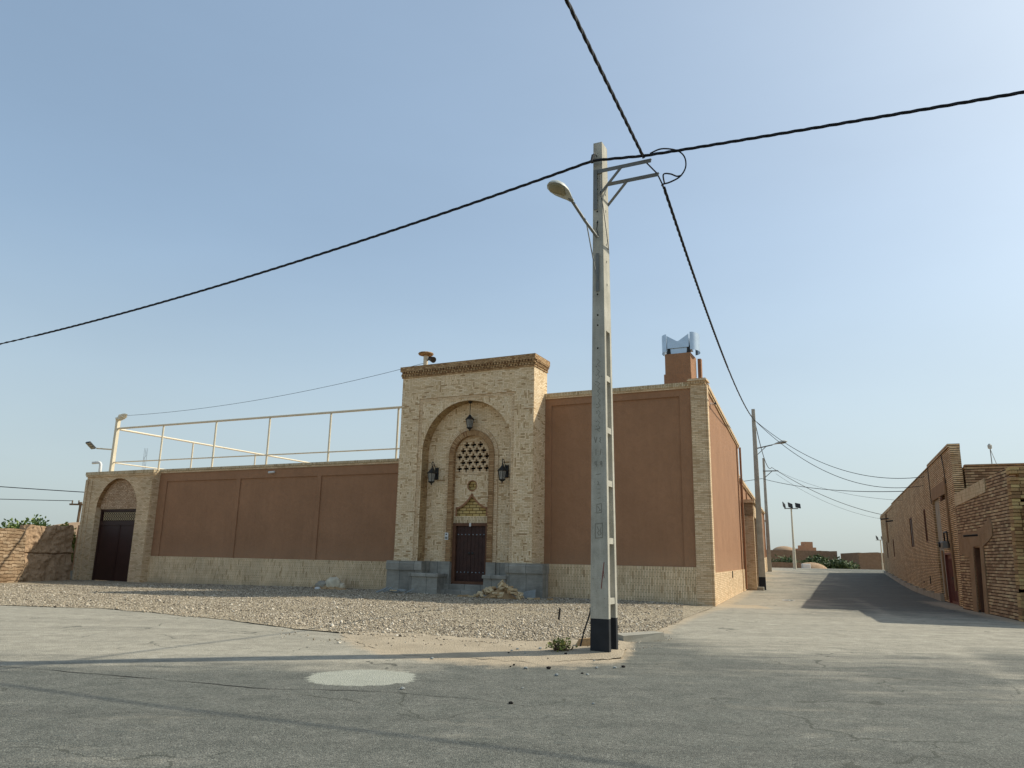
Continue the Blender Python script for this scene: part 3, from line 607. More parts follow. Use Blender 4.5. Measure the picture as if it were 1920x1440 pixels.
# ------------------------------------------------------------------ entrance portal
PX = -8.24                                                                   # portal axis
def portal():
    t = thing('entrance_portal', 'tall buff brick entrance portal with arched niche, lattice screen and grey stone base', 'portal', (PX, -1, 0), FA)
    xl, xr, yf, ya, yb = -11.05, -5.6, -1.0, -.955, -.5
    ax0, ax1, atop = -10.26, -6.34, 7.03; Ra, za = 1.84, 5.0
    mb = MB()
    mb.box(xl, ax0, yf, ya, 1.1, 7.87, 'k'); mb.box(ax1, xr, yf, ya, 1.1, 7.87, 'k'); mb.box(ax0, ax1, yf, ya, atop, 7.87, 'klr')
    arch = lambda x: za+math.sqrt(max(0, Ra*Ra-(x-PX)**2))
    xs = frange(PX-Ra, PX+Ra, 64); xs = [PX-Ra*math.cos(math.pi*i/64) for i in range(65)]
    mb.columns([ax0]+[PX-Ra], [(lambda x: 1.1, lambda x: atop)], ya); mb.columns([PX+Ra, ax1], [(lambda x: 1.1, lambda x: atop)], ya)
    mb.columns(xs, [(arch, lambda x: atop)], ya)
    # sides, back and top of the block
    mb.box(xl, xl+.3, ya, .14, -.3, 7.87, 'f'); mb.box(xr-.3, xr, ya, .14, -.3, 7.87, 'f'); mb.box(xl+.3, xr-.3, .04, .14, -.3, 7.87); mb.box(xl+.3, xr-.3, ya, .04, 7.8, 7.87, 'f')
    mb.box(xl+.3, PX-Ra-.02, yb, .04, -.3, 7.8, ''); mb.box(PX+Ra+.02, xr-.3, yb, .04, -.3, 7.8, '')
    mb.build('portal_wall', M_['weave'], t, FA)
    # border of soldier bricks round the recessed field
    mb = MB()
    for x in (ax0+.005, ax1-.115): mb.box(x, x+.11, ya-.014, ya, 1.2, atop-.002)
    mb.box(ax0+.12, ax1-.12, ya-.014, ya, atop-.115, atop-.002); mb.build('field_border', M_['buff'], t, FA)
    # arch reveal
    out = [(PX-Ra, 1.1)]+[(PX-Ra*math.cos(math.pi*i/48), za+Ra*math.sin(math.pi*i/48)) for i in range(49)]+[(PX+Ra, 1.1)]
    mb = MB(); mb.ribbon(out, ya, yb); mb.build('arch_reveal', M_['reveal'], t, FA, merge=True)
    # niche back wall with the inner arch cut out
    ri, zi = .72, 4.9; inner = lambda x: zi+math.sqrt(max(0, ri*ri-(x-PX)**2))
    mb = MB(); mb.columns([PX-Ra-.05, PX-ri], [(lambda x: 1.1, lambda x: 7.)], yb); mb.columns([PX+ri, PX+Ra+.05], [(lambda x: 1.1, lambda x: 7.)], yb)
    mb.columns([PX-ri*math.cos(math.pi*i/40) for i in range(41)], [(inner, lambda x: 7.)], yb)
    mb.build('niche_wall', M_['weave'], t, FA)
    # two-stepped brick arch ring round the door bay
    for r0, r1, y0, m in ((.93, 1.07, yb-.035, 'buff'), (.72, .93, yb-.075, 'red')):
        mb = MB(); n = 48; l = 0.
        P = lambda r: [(PX-r, 1.1)]+[(PX-r*math.cos(math.pi*i/n), zi+r*math.sin(math.pi*i/n)) for i in range(n+1)]+[(PX+r, 1.1)]
        A, B = P(r0), P(r1)
        for i in range(len(A)-1):
            dl = math.hypot(B[i+1][0]-B[i][0], B[i+1][1]-B[i][1])*.9
            mb.face([(A[i][0], y0, A[i][1]), (A[i+1][0], y0, A[i+1][1]), (B[i+1][0], y0, B[i+1][1]), (B[i][0], y0, B[i][1])][::-1], [(r0, l), (r0, l+dl), (r1, l+dl), (r1, l)][::-1]); l += dl
        mb.ribbon(B, y0, yb+.01, True); mb.ribbon(A, y0, yb+.2 if r0 == .72 else yb+.01)
        mb.build('arch_ring', M_[m], t, FA)
    # lattice screen of cross-shaped openings
    yl = yb+.08; crosses = []
    for r, n in enumerate((5, 4, 5, 4, 3)):
        z = 4.44+r*.215
        for i in range(n): crosses.append((PX+(i-(n-1)/2)*.28, z))
    gx = {PX-.8, PX+.8}; gz = {4.22, 5.68}
    for cx, cz in crosses:
        gx |= {round(cx+d, 4) for d in (-.108, -.04, .04, .108)}; gz |= {round(cz+d, 4) for d in (-.112, -.038, .038, .112)}
    gx = sorted(gx); gz = sorted(gz)
    def hole(x, z): return any((abs(x-cx) < .108 and abs(z-cz) < .038) or (abs(x-cx) < .04 and abs(z-cz) < .112) for cx, cz in crosses)
    mb = MB()
    for a, b in zip(gx, gx[1:]):
        for c, d in zip(gz, gz[1:]):
            if b-a < 1e-5 or d-c < 1e-5 or hole((a+b)/2, (c+d)/2): continue
            mb.face([(a, yl, c), (b, yl, c), (b, yl, d), (a, yl, d)])
    solid(mb.build('lattice_screen', M_['buff'], t, FA, merge=True), .12, -1)
    mb = MB(); mb.box(PX-.9, PX+.9, -.1, -.05, 3.9, 5.9); mb.build('shade_backing', M_['dark'], t, FA)  # near-black sheet puts the unlit interior's shade behind the openings
    # panel over the door with ogee and roundel recesses
    og = lambda x: 3.06+.50*(1-min(1, abs(x-PX)/.64))**1.9 if abs(x-PX) < .655 else 2.74
    cl = lambda x: 3.82-math.sqrt(max(0, .04-(x-PX)**2)); ch = lambda x: 3.82+math.sqrt(max(0, .04-(x-PX)**2))
    mb = MB(); xs = sorted(set([PX-.8, PX+.8, PX-.655, PX+.655, PX-.2, PX+.2]+[PX-.65+1.3*i/60 for i in range(61)]))
    for a, b in zip(xs, xs[1:]):
        m = (a+b)/2; c0 = abs(m-PX) < .2
        if abs(m-PX) > .655: sp = [(lambda x: 2.5, lambda x: 4.23)]
        else:
            sp = [(lambda x: 2.5, lambda x: 2.74)]
            sp += [(og, cl), (ch, lambda x: 4.23)] if c0 else [(og, lambda x: 4.23)]
        mb.columns([a, b], sp, yl)
    solid(mb.build('door_panel', M_['weave'], t, FA, merge=True), .09, -1)
    mb = MB(); mb.columns([PX-.70, PX+.70], [(lambda x: 2.7, lambda x: 4.1)], yl+.085); mb.build('recess_brickwork', M_['yellow'], t, FA)
    oz = [(PX-.655, 2.74)]+[(x, og(x)) for x in frange(PX-.652, PX+.652, 40)]+[(PX+.655, 2.74)]
    for P in (oz, [(PX+.2*math.cos(a), 3.82+.2*math.sin(a)) for a in frange(0, 2*math.pi, 28)]):
        mb = MB()
        for (xa, z_a), (xb, z_b) in zip(P, P[1:]):
            d = Vector((xb-xa, 0, z_b-z_a)).normalized()*.5; nx_, nz_ = (-d.z*.07, d.x*.07) if len(P) < 40 else (d.z*.13, -d.x*.13)
            mb.face([(xa, yl-.006, z_a), (xb, yl-.006, z_b), (xb+nx_, yl-.006, z_b+nz_), (xa+nx_, yl-.006, z_a+nz_)])
        mb.build('recess_edging', M_['stuccod'], t, FA)
    mb = MB(); mb.box(PX-.72, PX+.72, yl-.012, yl+.1, 2.5, 2.72); mb.build('lintel', M_['buffv'], t, FA)
    # cornice: dentil rows between slabs
    mb = MB(); mb.box(xl-.03, xr+.03, yf-.04, .17, 7.87, 7.93); mb.box(xl-.05, xr+.05, yf-.06, .19, 8.0, 8.03); mb.box(xl-.08, xr+.08, yf-.10, .22, 8.12, 8.3)
    mb.box(xl-.01, xr+.01, yf-.02, .15, 7.93, 8.0); mb.box(xl-.03, xr+.03, yf-.04, .17, 8.03, 8.12)
    x = xl-.04
    while x < xr+.02:
        mb.box(x, x+.06, yf-.075, yf-.022, 7.932, 7.998); mb.box(x+.05, x+.11, yf-.10, yf-.042, 8.032, 8.118); x += .115
    y = yf
    while y < .1:
        mb.box(xr+.012, xr+.06, y, y+.06, 7.932, 7.998); mb.box(xr+.032, xr+.09, y+.05, y+.11, 8.032, 8.118); y += .115
    mb.build('cornice', M_['cornice'], t, FA)
    # grey stone base
    for x0, x1 in ((-11.28, -9.82), (-6.52, -5.18)):
        mb = MB(); mb.box(x0, x1, -1.06, -.6, -.3, .84)
        mb.bev(x0-.03, x1+.02, -1.11, -.55, .84, 1.10, .02); mb.box(x0-.01, x1+.01, -1.09, -.55, 1.10, 1.16)
        mb.build('stone_plinth', M_['stone'], t, FA)
    for x0, x1 in ((PX-1.84, PX-1.07), (PX+1.07, PX+1.84)):
        mb = MB(); mb.box(x0, x1, yb-.03, yb+.1, -.1, 1.16); mb.build('niche_dado', M_['stone'], t, FA)
    for s in (-1, 1):
        mb = MB(); xa = PX+s*.72; xb = PX+s*1.08
        mb.box(min(xa, xb), max(xa, xb), yb-.10, yb+.16, .3, 1.16); mb.build('jamb_base', M_['stone'], t, FA)
    for x0, x1, yq in ((-10.22, -9.02, -1.28), (-7.36, -6.46, -1.18)):
        mb = MB(); mb.box(x0+.04, x1-.04, yq+.05, yb, -.3, .64); mb.bev(x0, x1, yq, yb, .64, .75, .015); mb.build('stone_bench', M_['stone'], t, FA)
    mb = MB(); mb.bev(-9.46, -7.4, -1.0, yb+.2, -.2, .215, .012); mb.build('step', M_['stone'], t, FA)
    mb = MB(); mb.bev(-9.30, -7.38, -.74, yb+.2, .2, .40, .012); mb.build('step', M_['stone'], t, FA)
    # door
    mb = MB(); yd = yb+.14
    mb.box(PX-.72, PX-.60, yd-.1, yd+.1, .40, 2.5); mb.box(PX+.60, PX+.72, yd-.1, yd+.1, .40, 2.5); mb.box(PX-.60, PX+.60, yd-.1, yd+.1, 2.4, 2.5); mb.box(PX-.6, PX+.6, yd-.1, yd+.1, .40, .5)
    mb.build('door_frame', M_['oldwood'], t, FA)
    for x0, x1 in ((PX-.59, PX-.008), (PX+.008, PX+.59)):
        mb = MB(); mb.box(x0, x1, yd-.02, yd+.05, .505, 2.395)
        for i in range(1, 4): xx = x0+(x1-x0)*i/4; mb.box(xx-.006, xx+.006, yd-.028, yd-.02, .52, 2.38)
        for z in (.75, 2.1):
            mb.box(x0+.01, x1-.01, yd-.03, yd-.02, z-.05, z+.05)
        lf = mb.build('door_leaf', M_['wood'], t, FA)
        for z in (.8, 2.1):
            for i in range(4):
                mb = MB(); mb.lathe([(.028, .0), (.022, .015), (0.002, .028)], (x0+(i+.5)*(x1-x0)/4, yd-.03, z), 8, 'y'); mb.build('stud', M_['steel'], lf, FA)
    for x in (PX-.07, PX+.07):
        mb = MB(); mb.lathe([(.05, 0), (.045, .012), (.015, .02), (.015, .05), (.001, .055)], (x, yd-.02, 1.45), 10, 'y'); mb.build('door_knocker', M_['iron'], t, FA)
    mb = MB(); mb.box(PX-.03, PX+.03, yd-.14, yd-.1, 2.38, 2.5); mb.build('door_sensor', M_['white'], t, FA)
    return t
portal()
def lantern_body(parent, c, s=1.):
    x, y, z = c                                                             # centre of the glass body
    mb = MB(); mb.lathe([(.10*s, -.17*s), (.155*s, .13*s)], (x, y, z), 6); mb.build('lantern_glass', M_['glass'], parent, FA)
    mb = MB()
    for k in range(6):
        a = 2*math.pi*k/6; q = lambda r, h: (x+r*math.cos(a)*s, y+r*math.sin(a)*s, z+h*s)
        mb.tube([q(.105, -.17), q(.16, .13)], .012*s, 5)
        a2 = a+math.pi/6; q2 = lambda r, h: (x+r*math.cos(a2)*s, y+r*math.sin(a2)*s, z+h*s)
        mb.tube([q2(.10, -.1), q2(.115, 0.), q2(.13, .08)], .008*s, 4)
    mb.lathe([(.17*s, .12*s), (.175*s, .145*s), (.165*s, .15*s)], (x, y, z), 12); mb.lathe([(.115*s, -.19*s), (.12*s, -.165*s), (.1*s, -.16*s)], (x, y, z), 12)
    mb.build('lantern_cage', M_['iron'], parent, FA)
    mb = MB(); mb.lathe([(.185*s, .14*s), (.13*s, .2*s), (.06*s, .27*s), (.045*s, .3*s), (.02*s, .33*s), (.001, .36*s)], (x, y, z), 12); mb.build('lantern_cap', M_['iron'], parent, FA, smooth=True)
    mb = MB(); mb.lathe([(.11*s, -.185*s), (.06*s, -.23*s), (.025*s, -.25*s), (.02*s, -.29*s), (.001, -.32*s)], (x, y, z), 10); mb.build('finial', M_['iron'], parent, FA, smooth=True)
def wall_lantern(x, lab):
    t = thing('wall_lantern', lab, 'lantern', (x, -.5, 4.28), FA, 'iron wall lanterns in the portal niche')
    mb = MB(); mb.bev(-.075, .075, -.22, .22, 0, .04, .012)
    mb.v = [(x+a, -.5-c, 4.28+b) for a, b, c in mb.v]; mb.build('backplate', M_['iron'], t, FA)
    mb = MB(); pts = [(x, -.54, 4.22), (x, -.62, 4.30), (x, -.74, 4.42), (x, -.86, 4.56), (x, -.88, 4.62), (x, -.84, 4.68), (x, -.76, 4.67), (x, -.72, 4.61), (x, -.75, 4.56), (x, -.79, 4.58)]
    mb.tube(pts, .02, 6, r1=.01); mb.tube([(x, -.54, 4.4), (x, -.64, 4.5), (x, -.72, 4.6)], .014, 6); mb.tube([(x, -.86, 4.58), (x, -.86, 4.47)], .014, 6)
    mb.build('scroll_bracket', M_['iron'], t, FA, smooth=True)
    lantern_body(t, (x, -.86, 4.13), .98)
wall_lantern(-9.69, 'black iron scroll wall lantern on the niche wall towards the left brown wall')
wall_lantern(-6.83, 'black iron scroll wall lantern in the niche nearest the right brown wall')
def hanging_lantern():
    t = thing('hanging_lantern', 'black iron lantern hanging on a rod from the top of the portal arch', 'lantern', (PX, -.75, 6.84), FA)
    mb = MB(); mb.lathe([(.09, 6.835), (.07, 6.80), (.02, 6.76)], (PX, -.75, 0), 10); mb.build('ceiling_rose', M_['iron'], t, FA)
    mb = MB(); mb.tube([(PX, -.75, 6.78), (PX, -.75, 6.34)], .012, 6); mb.build('rod', M_['iron'], t, FA)
    lantern_body(t, (PX, -.75, 6.04), .95)
hanging_lantern()
def intercom():
    t = thing('intercom', 'small white intercom panel on the brick beside the portal door', 'intercom', (-9.12, -.54, 2.03), FA)
    mb = MB(); mb.box(-9.19, -9.06, -.61, -.535, 1.91, 2.16); mb.build('casing', M_['white'], t, FA)
    mb = MB(); mb.lathe([(.028, 0), (.028, .012), (.001, .014)], (-9.125, -.608, 2.10), 10, 'y'); mb.build('camera_lens', M_['iron'], t, FA)
    mb = MB(); mb.box(-9.17, -9.08, -.616, -.611, 1.94, 2.02); mb.build('button_panel', M_['grey'], t, FA)
intercom()

# ------------------------------------------------------------------ left boundary wall
WX = (-20.0, -15.57)
def boundary_wall():
    t = thing('boundary_wall', 'long low brown boundary wall of three stucco panels left of the brick portal', 'wall', (-17.8, 0, 0), FA)
    mb = MB(); mb.box(-24.84, -11.06, .045, .4, -.3, 4.8); mb.build('wall', M_['stucco'], t, FA)
    mb = MB(); mb.box(-24.84, -11.06, 0., .045, 4.43, 4.8)
    for a, b in ((-24.84, -24.36), (-20.10, -19.87), (-15.68, -15.47), (-11.72, -11.06)): mb.box(a, b, 0., .045, 1.1, 4.43)
    mb.build('panel_frame', M_['stucco'], t, FA)
    mb = MB(); mb.box(-24.84, -11.28, -.035, .045, -.4, 1.1); mb.build('plinth', M_['plinth'], t, FA)
    mb = MB(); mb.box(-24.84, -11.06, -.07, .42, 4.88, 4.985); mb.build('coping', M_['buffv'], t, FA)
    mb = MB(); mb.box(-24.84, -11.06, -.04, .42, 4.8, 4.88); mb.build('coping_ledge', M_['buff'], t, FA)
boundary_wall()
def bullet_camera(c, d, frame, lab, grp='white bullet security cameras'):
    c = Vector(c); d = Vector(d).normalized(); t = thing('security_camera', lab, 'camera', c, frame, grp)
    mb = MB(); mb.tube([c, c+d*.02], .05, 12); mb.build('mount', M_['white'], t, frame, smooth=True)
    mb = MB(); j = c+Vector((0, d.y*.12, -.02)) if abs(d.y) > .3 else c; mb.tube([c, j], .015, 6); mb.build('arm', M_['white'], t, frame)
    side = Vector((-1, d.y*.35, -.12)).normalized()
    mb = MB(); mb.tube([j-side*.08, j+side*.16], .045, 12); mb.build('camera_body', M_['white'], t, frame, smooth=True)
    mb = MB(); mb.tube([j+side*.161, j+side*.175], .036, 12); mb.build('lens', M_['iron'], t, frame)
bullet_camera((-18.0, 0., 4.66), (0, -1, 0), FA, 'white bullet security camera under the coping of the long left wall')
bullet_camera((1.55, 0., 6.62), (0, -1, 0), FS, 'white bullet security camera high on the sunlit alley wall by the brick corner')

# rail fence standing on the left wall
def rail_fence():
    t = thing('rail_fence', 'cream steel pipe railing standing on top of the long left wall', 'railing', (-17, .15, 4.98), FA)
    y = .18
    for x in (-25.25, -21.85, -18.67, -15.35, -12.0):
        mb = MB(); mb.tube([(x, y, 4.9), (x, y, 7.06)], .042, 8); mb.build('post', M_['cream'], t, FA, smooth=True)
    mb = MB(); mb.tube([(-28.45, y, 7.13), (-11.1, y, 7.05)], .05, 8); mb.build('top_rail', M_['cream'], t, FA, smooth=True)
    mb = MB(); mb.tube([(-28.45, y, 5.47), (-11.1, y, 5.40)], .028, 8); mb.build('middle_rail', M_['cream'], t, FA, smooth=True)
    mb = MB(); mb.box(-28.59, -28.43, y-.08, y+.08, 4.9, 7.62); mb.build('corner_post', M_['cream'], t, FA)
    # return along the far side of the court
    mb = MB(); mb.tube([(-28.45, y+.1, 7.10), (-28.45, y+26, 7.10)], .05, 8); mb.build('top_rail', M_['cream'], t, FA, smooth=True)
    mb = MB(); mb.tube([(-28.45, y+.1, 5.45), (-28.45, y+26, 5.45)], .03, 8); mb.build('middle_rail', M_['cream'], t, FA, smooth=True)
    for d in (4.6, 9.2, 13.8, 18.4, 23.):
        mb = MB(); mb.tube([(-28.45, y+d, 4.6), (-28.45, y+d, 7.06)], .042, 8); mb.build('post', M_['cream'], t, FA, smooth=True)
rail_fence()
def courtyard_wall():
    t = thing('courtyard_wall', 'brown side wall of the courtyard carrying the receding rail behind the gateway', 'wall', (-28.5, 14, 0), FA)
    mb = MB(); mb.box(-28.7, -28.3, .6, 30, -.4, 4.7); mb.build('wall', M_['pinkmud'], t, FA)
    mb = MB(); mb.box(-28.76, -28.24, .6, 30, 4.7, 4.8); mb.build('coping', M_['buff'], t, FA)
courtyard_wall()
def plastic_bag():
    mb = MB(); c = Vector((-28.25, .1, 7.66)); n = 12
    rings = []
    for i in range(8):
        a = math.pi*i/7; ring = []
        for k in range(n):
            b = 2*math.pi*k/n; d = Vector((math.sin(a)*math.cos(b), math.sin(a)*math.sin(b), math.cos(a)))
            r = 1+.45*mnoise.noise(d*2.4+Vector((3, 1, 4)))
            ring.append(c+Vector((d.x*.36*r+.05, d.y*.15*r, d.z*.15*r+.25*d.x*.3)))
        rings.append(ring)
    for A, B in zip(rings, rings[1:]):
        for k in range(n): mb.face([A[k], A[(k+1) % n], B[(k+1) % n], B[k]])
    o = mb.build('plastic_bag', M_['cream'], None, FA); recentre(o, FA.w((-28.4, .18, 7.6))); tag(o, 'pale crumpled plastic sheet tied on the tall cream corner post', 'plastic bag')
plastic_bag()
def gate_flood():
    t = thing('floodlight', 'small black floodlight on a cream arm from the corner post above the gateway', 'floodlight', (-28.6, .18, 6.1), FA)
    mb = MB(); mb.tube([(-28.6, .18, 6.1), (-29.5, -.05, 6.17)], .035, 8); mb.build('arm', M_['cream'], t, FA)
    mb = MB(); q = [(-29.84, -.40, 6.46), (-29.46, -.46, 6.46), (-29.40, -.14, 6.18), (-29.78, -.08, 6.18)]
    q2 = [(a, b-.05, c-.06) for a, b, c in q]; mb.hexa(q2+q); mb.build('lamp_head', M_['iron'], t, FA)
    mb = MB()
    for k in (0, 1, 2):
        f0, f1 = .08+k*.31, .30+k*.31
        L_ = lambda s, f: tuple(q2[0 if s == 0 else 1][i]+(q2[3 if s == 0 else 2][i]-q2[0 if s == 0 else 1][i])*f for i in range(3))
        P = [L_(0, f0), L_(1, f0), L_(1, f1), L_(0, f1)]; mb.face([(a, b-.003, c-.004) for a, b, c in P])
    mb.build('lens', M_['lens'], t, FA)
gate_flood()
def vent_pipe():
    o = MB(); o.tube([(-29.15, .05, 4.9), (-29.17, .05, 5.38), (-29.22, .03, 5.46), (-29.3, 0, 5.48), (-29.62, -.06, 5.46)], .07, 10)
    o = o.build('vent_pipe', M_['white'], None, FA, smooth=True); recentre(o, FA.w((-29.15, .05, 4.93))); tag(o, 'white bent vent pipe on top of the brick gateway', 'pipe')
vent_pipe()

# ------------------------------------------------------------------ brick gateway with the double gate
def gateway():
    t = thing('gateway', 'buff brick arched gateway with dark double gate at the left end of the wall', 'gateway', (-27.12, -.3, -.1), FA)
    x0, x1, yf = -29.44, -24.84, -.34; o0, o1 = -28.52, -25.74; cx, hw = -27.13, 1.39
    ar = lambda x: 3.27+1.34*max(0, 1-abs((x-cx)/hw)**2.1)**.62
    mb = MB(); xs = [cx-hw*math.cos(math.pi*i/48) for i in range(49)]
    mb.box(x0, o0, yf, .5, -.4, 4.72); mb.box(o1, x1, yf, .5, -.4, 4.72)
    mb.columns(xs, [(ar, lambda x: 4.72)], yf)
    mb.box(o0, o1, -.10, .5, 4.55, 4.72, 'f')
    # stepped jamb strips on the left pier and the slim proud strips
    mb.box(x0+.32, x0+.42, yf-.03, yf, -.4, 4.6); mb.box(x0-.02, x0+.14, yf-.05, yf, -.4, 4.6); mb.box(x1-.42, x1-.02, yf-.05, yf, -.4, 4.55)
    mb.build('piers', M_['buff'], t, FA)
    mb = MB(); mb.ribbon([(x, ar(x)) for x in xs], yf, -.10); mb.build('arch_reveal', M_['red'], t, FA)
    mb = MB(); mb.columns([o0, o1], [(lambda x: 3.27, lambda x: 4.7)], -.12); mb.columns([o0, o1], [(lambda x: 3.2, lambda x: 3.27)], -.12)
    mb.face([(o0, -.12, 3.2), (o0, .3, 3.2), (o1, .3, 3.2), (o1, -.12, 3.2)]); mb.build('tympanum', M_['tymp'], t, FA)
    mb = MB(); mb.box(x0-.05, x1+.05, yf-.09, .55, 4.80, 4.95); mb.build('coping', M_['buffv'], t, FA)
    mb = MB(); mb.box(x0-.03, x1+.03, yf-.06, .52, 4.72, 4.80); mb.build('coping_ledge', M_['buff'], t, FA)
    yd = -.02
    mb = MB(); mb.box(o0, o0+.1, yd-.04, yd+.06, -.1, 3.2); mb.box(o1-.1, o1, yd-.04, yd+.06, -.1, 3.2); mb.box(o0+.1, o1-.1, yd-.04, yd+.06, 3.1, 3.2); mb.box(o0+.1, o1-.1, yd-.04, yd+.06, 2.46, 2.64); mb.box(o0+.1, o1-.1, yd+.05, yd+.06, 2.64, 3.1)
    mb.build('gate_frame', M_['gatemetal'], t, FA)
    for a, b in ((o0+.1, cx-.01), (cx+.01, o1-.1)):
        mb = MB(); mb.box(a, b, yd, yd+.05, -.05, 2.46); mb.box(a+.01, b-.01, yd-.012, yd, .62, .66); mb.box(a+.01, b-.01, yd-.012, yd, 1.9, 1.93)
        mb.box(b-.06 if b < -27 else a, b if b < -27 else a+.06, yd-.02, yd, -.05, 2.46)
        mb.build('gate_leaf', M_['gatemetal'], t, FA)
    mb = MB(); a, b, z0, z1 = o0+.22, o1-.12, 2.68, 3.06; st = .15
    n = int((b-a)/st)
    for i in range(n):
        x = a+i*st
        for j in range(3):
            z = z0+j*.128; c = (x+st/2, z+.064)
            for k in range(4):
                an = math.pi/4+k*math.pi/2; p = (c[0]+.062*math.cos(an)*1.35, c[1]+.062*math.sin(an)*1.35)
                mb.tube([(c[0], yd-.03, c[1]), (p[0], yd-.03, p[1])], .009, 4, False)
            mb.lathe([(.026, 0), (.026, .01), (.012, .012)], (c[0], yd-.028, c[1]), 8, 'y')
    mb.build('transom_lattice', M_['lattice'], t, FA)
    mb = MB(); mb.box(o0+.02, o1-.02, yf, yd+.1, -.3, -.07); mb.build('threshold', M_['conc'], t, FA)
gateway()

# rooftop lamp on the portal
def roof_lamp():
    t = thing('roof_spotlight', 'small cream post with a disc and a spotlight on the portal roof', 'spotlight', (-10.45, -.35, 8.3), FA)
    mb = MB(); mb.tube([(-10.5, -.35, 8.25), (-10.5, -.35, 8.9)], .09, 10); mb.build('post', M_['cream'], t, FA)
    mb = MB(); mb.lathe([(.05, 8.86), (.28, 8.92), (.30, 8.96), (.28, 8.99), (.0, 8.97)], (-10.5, -.35, 0), 18); mb.build('disc', M_['cornice'], t, FA)
    mb = MB(); mb.tube([(-10.44, -.35, 8.7), (-10.25, -.4, 8.72)], .03, 6); mb.tube([(-10.30, -.38, 8.76), (-10.05, -.5, 8.64)], .08, 12, r1=.12); mb.build('lamp_head', M_['iron'], t, FA)
roof_lamp()

# ------------------------------------------------------------------ power poles
def pole_shaft(mb, h, wb, wt, db, dt, z_open, rungs, zblack, base=0.):
    W = lambda z: (wb+(wt-wb)*z/h)/2; D = lambda z: (db+(dt-db)*z/h)/2
    fl = lambda z: .085-.02*z/h
    zs = [base, zblack]+[z for z in rungs]+[z_open, h]
    zs = sorted(set(zs))
    def slab(z0, z1, y0, y1, xs=1.):
        mb.hexa([(-W(z0)*xs, y0(z0), z0), (W(z0)*xs, y0(z0), z0), (W(z0)*xs, y1(z0), z0), (-W(z0)*xs, y1(z0), z0), (-W(z1)*xs, y0(z1), z1), (W(z1)*xs, y0(z1), z1), (W(z1)*xs, y1(z1), z1), (-W(z1)*xs, y1(z1), z1)])
    for a, b in zip(zs, zs[1:]):
        mb.cur = 1 if b <= zblack+1e-6 else 0
        if a >= z_open-1e-6: slab(a, b, lambda z: -D(z), lambda z: D(z))
        else:
            slab(a, b, lambda z: -D(z), lambda z: -D(z)+fl(z)); slab(a, b, lambda z: D(z)-fl(z), lambda z: D(z))
    mb.cur = 0
    for z in rungs: slab(z, z+.09, lambda q: -D(q)+fl(q), lambda q: D(q)-fl(q), .93)
    return W, D
def stroke(mb, pts, y, w=.008):
    for (xa, za), (xb, zb) in zip(pts, pts[1:]):
        d = Vector((xb-xa, zb-za)); 
        if d.length < 1e-6: continue
        d.normalize(); n = Vector((-d.y, d.x))*w/2; e = d*w*.4
        mb.face([(xa+n.x-e.x, y(za), za+n.y-e.y), (xa-n.x-e.x, y(za), za-n.y-e.y), (xb-n.x+e.x, y(zb), zb-n.y+e.y), (xb+n.x+e.x, y(zb), zb+n.y+e.y)])
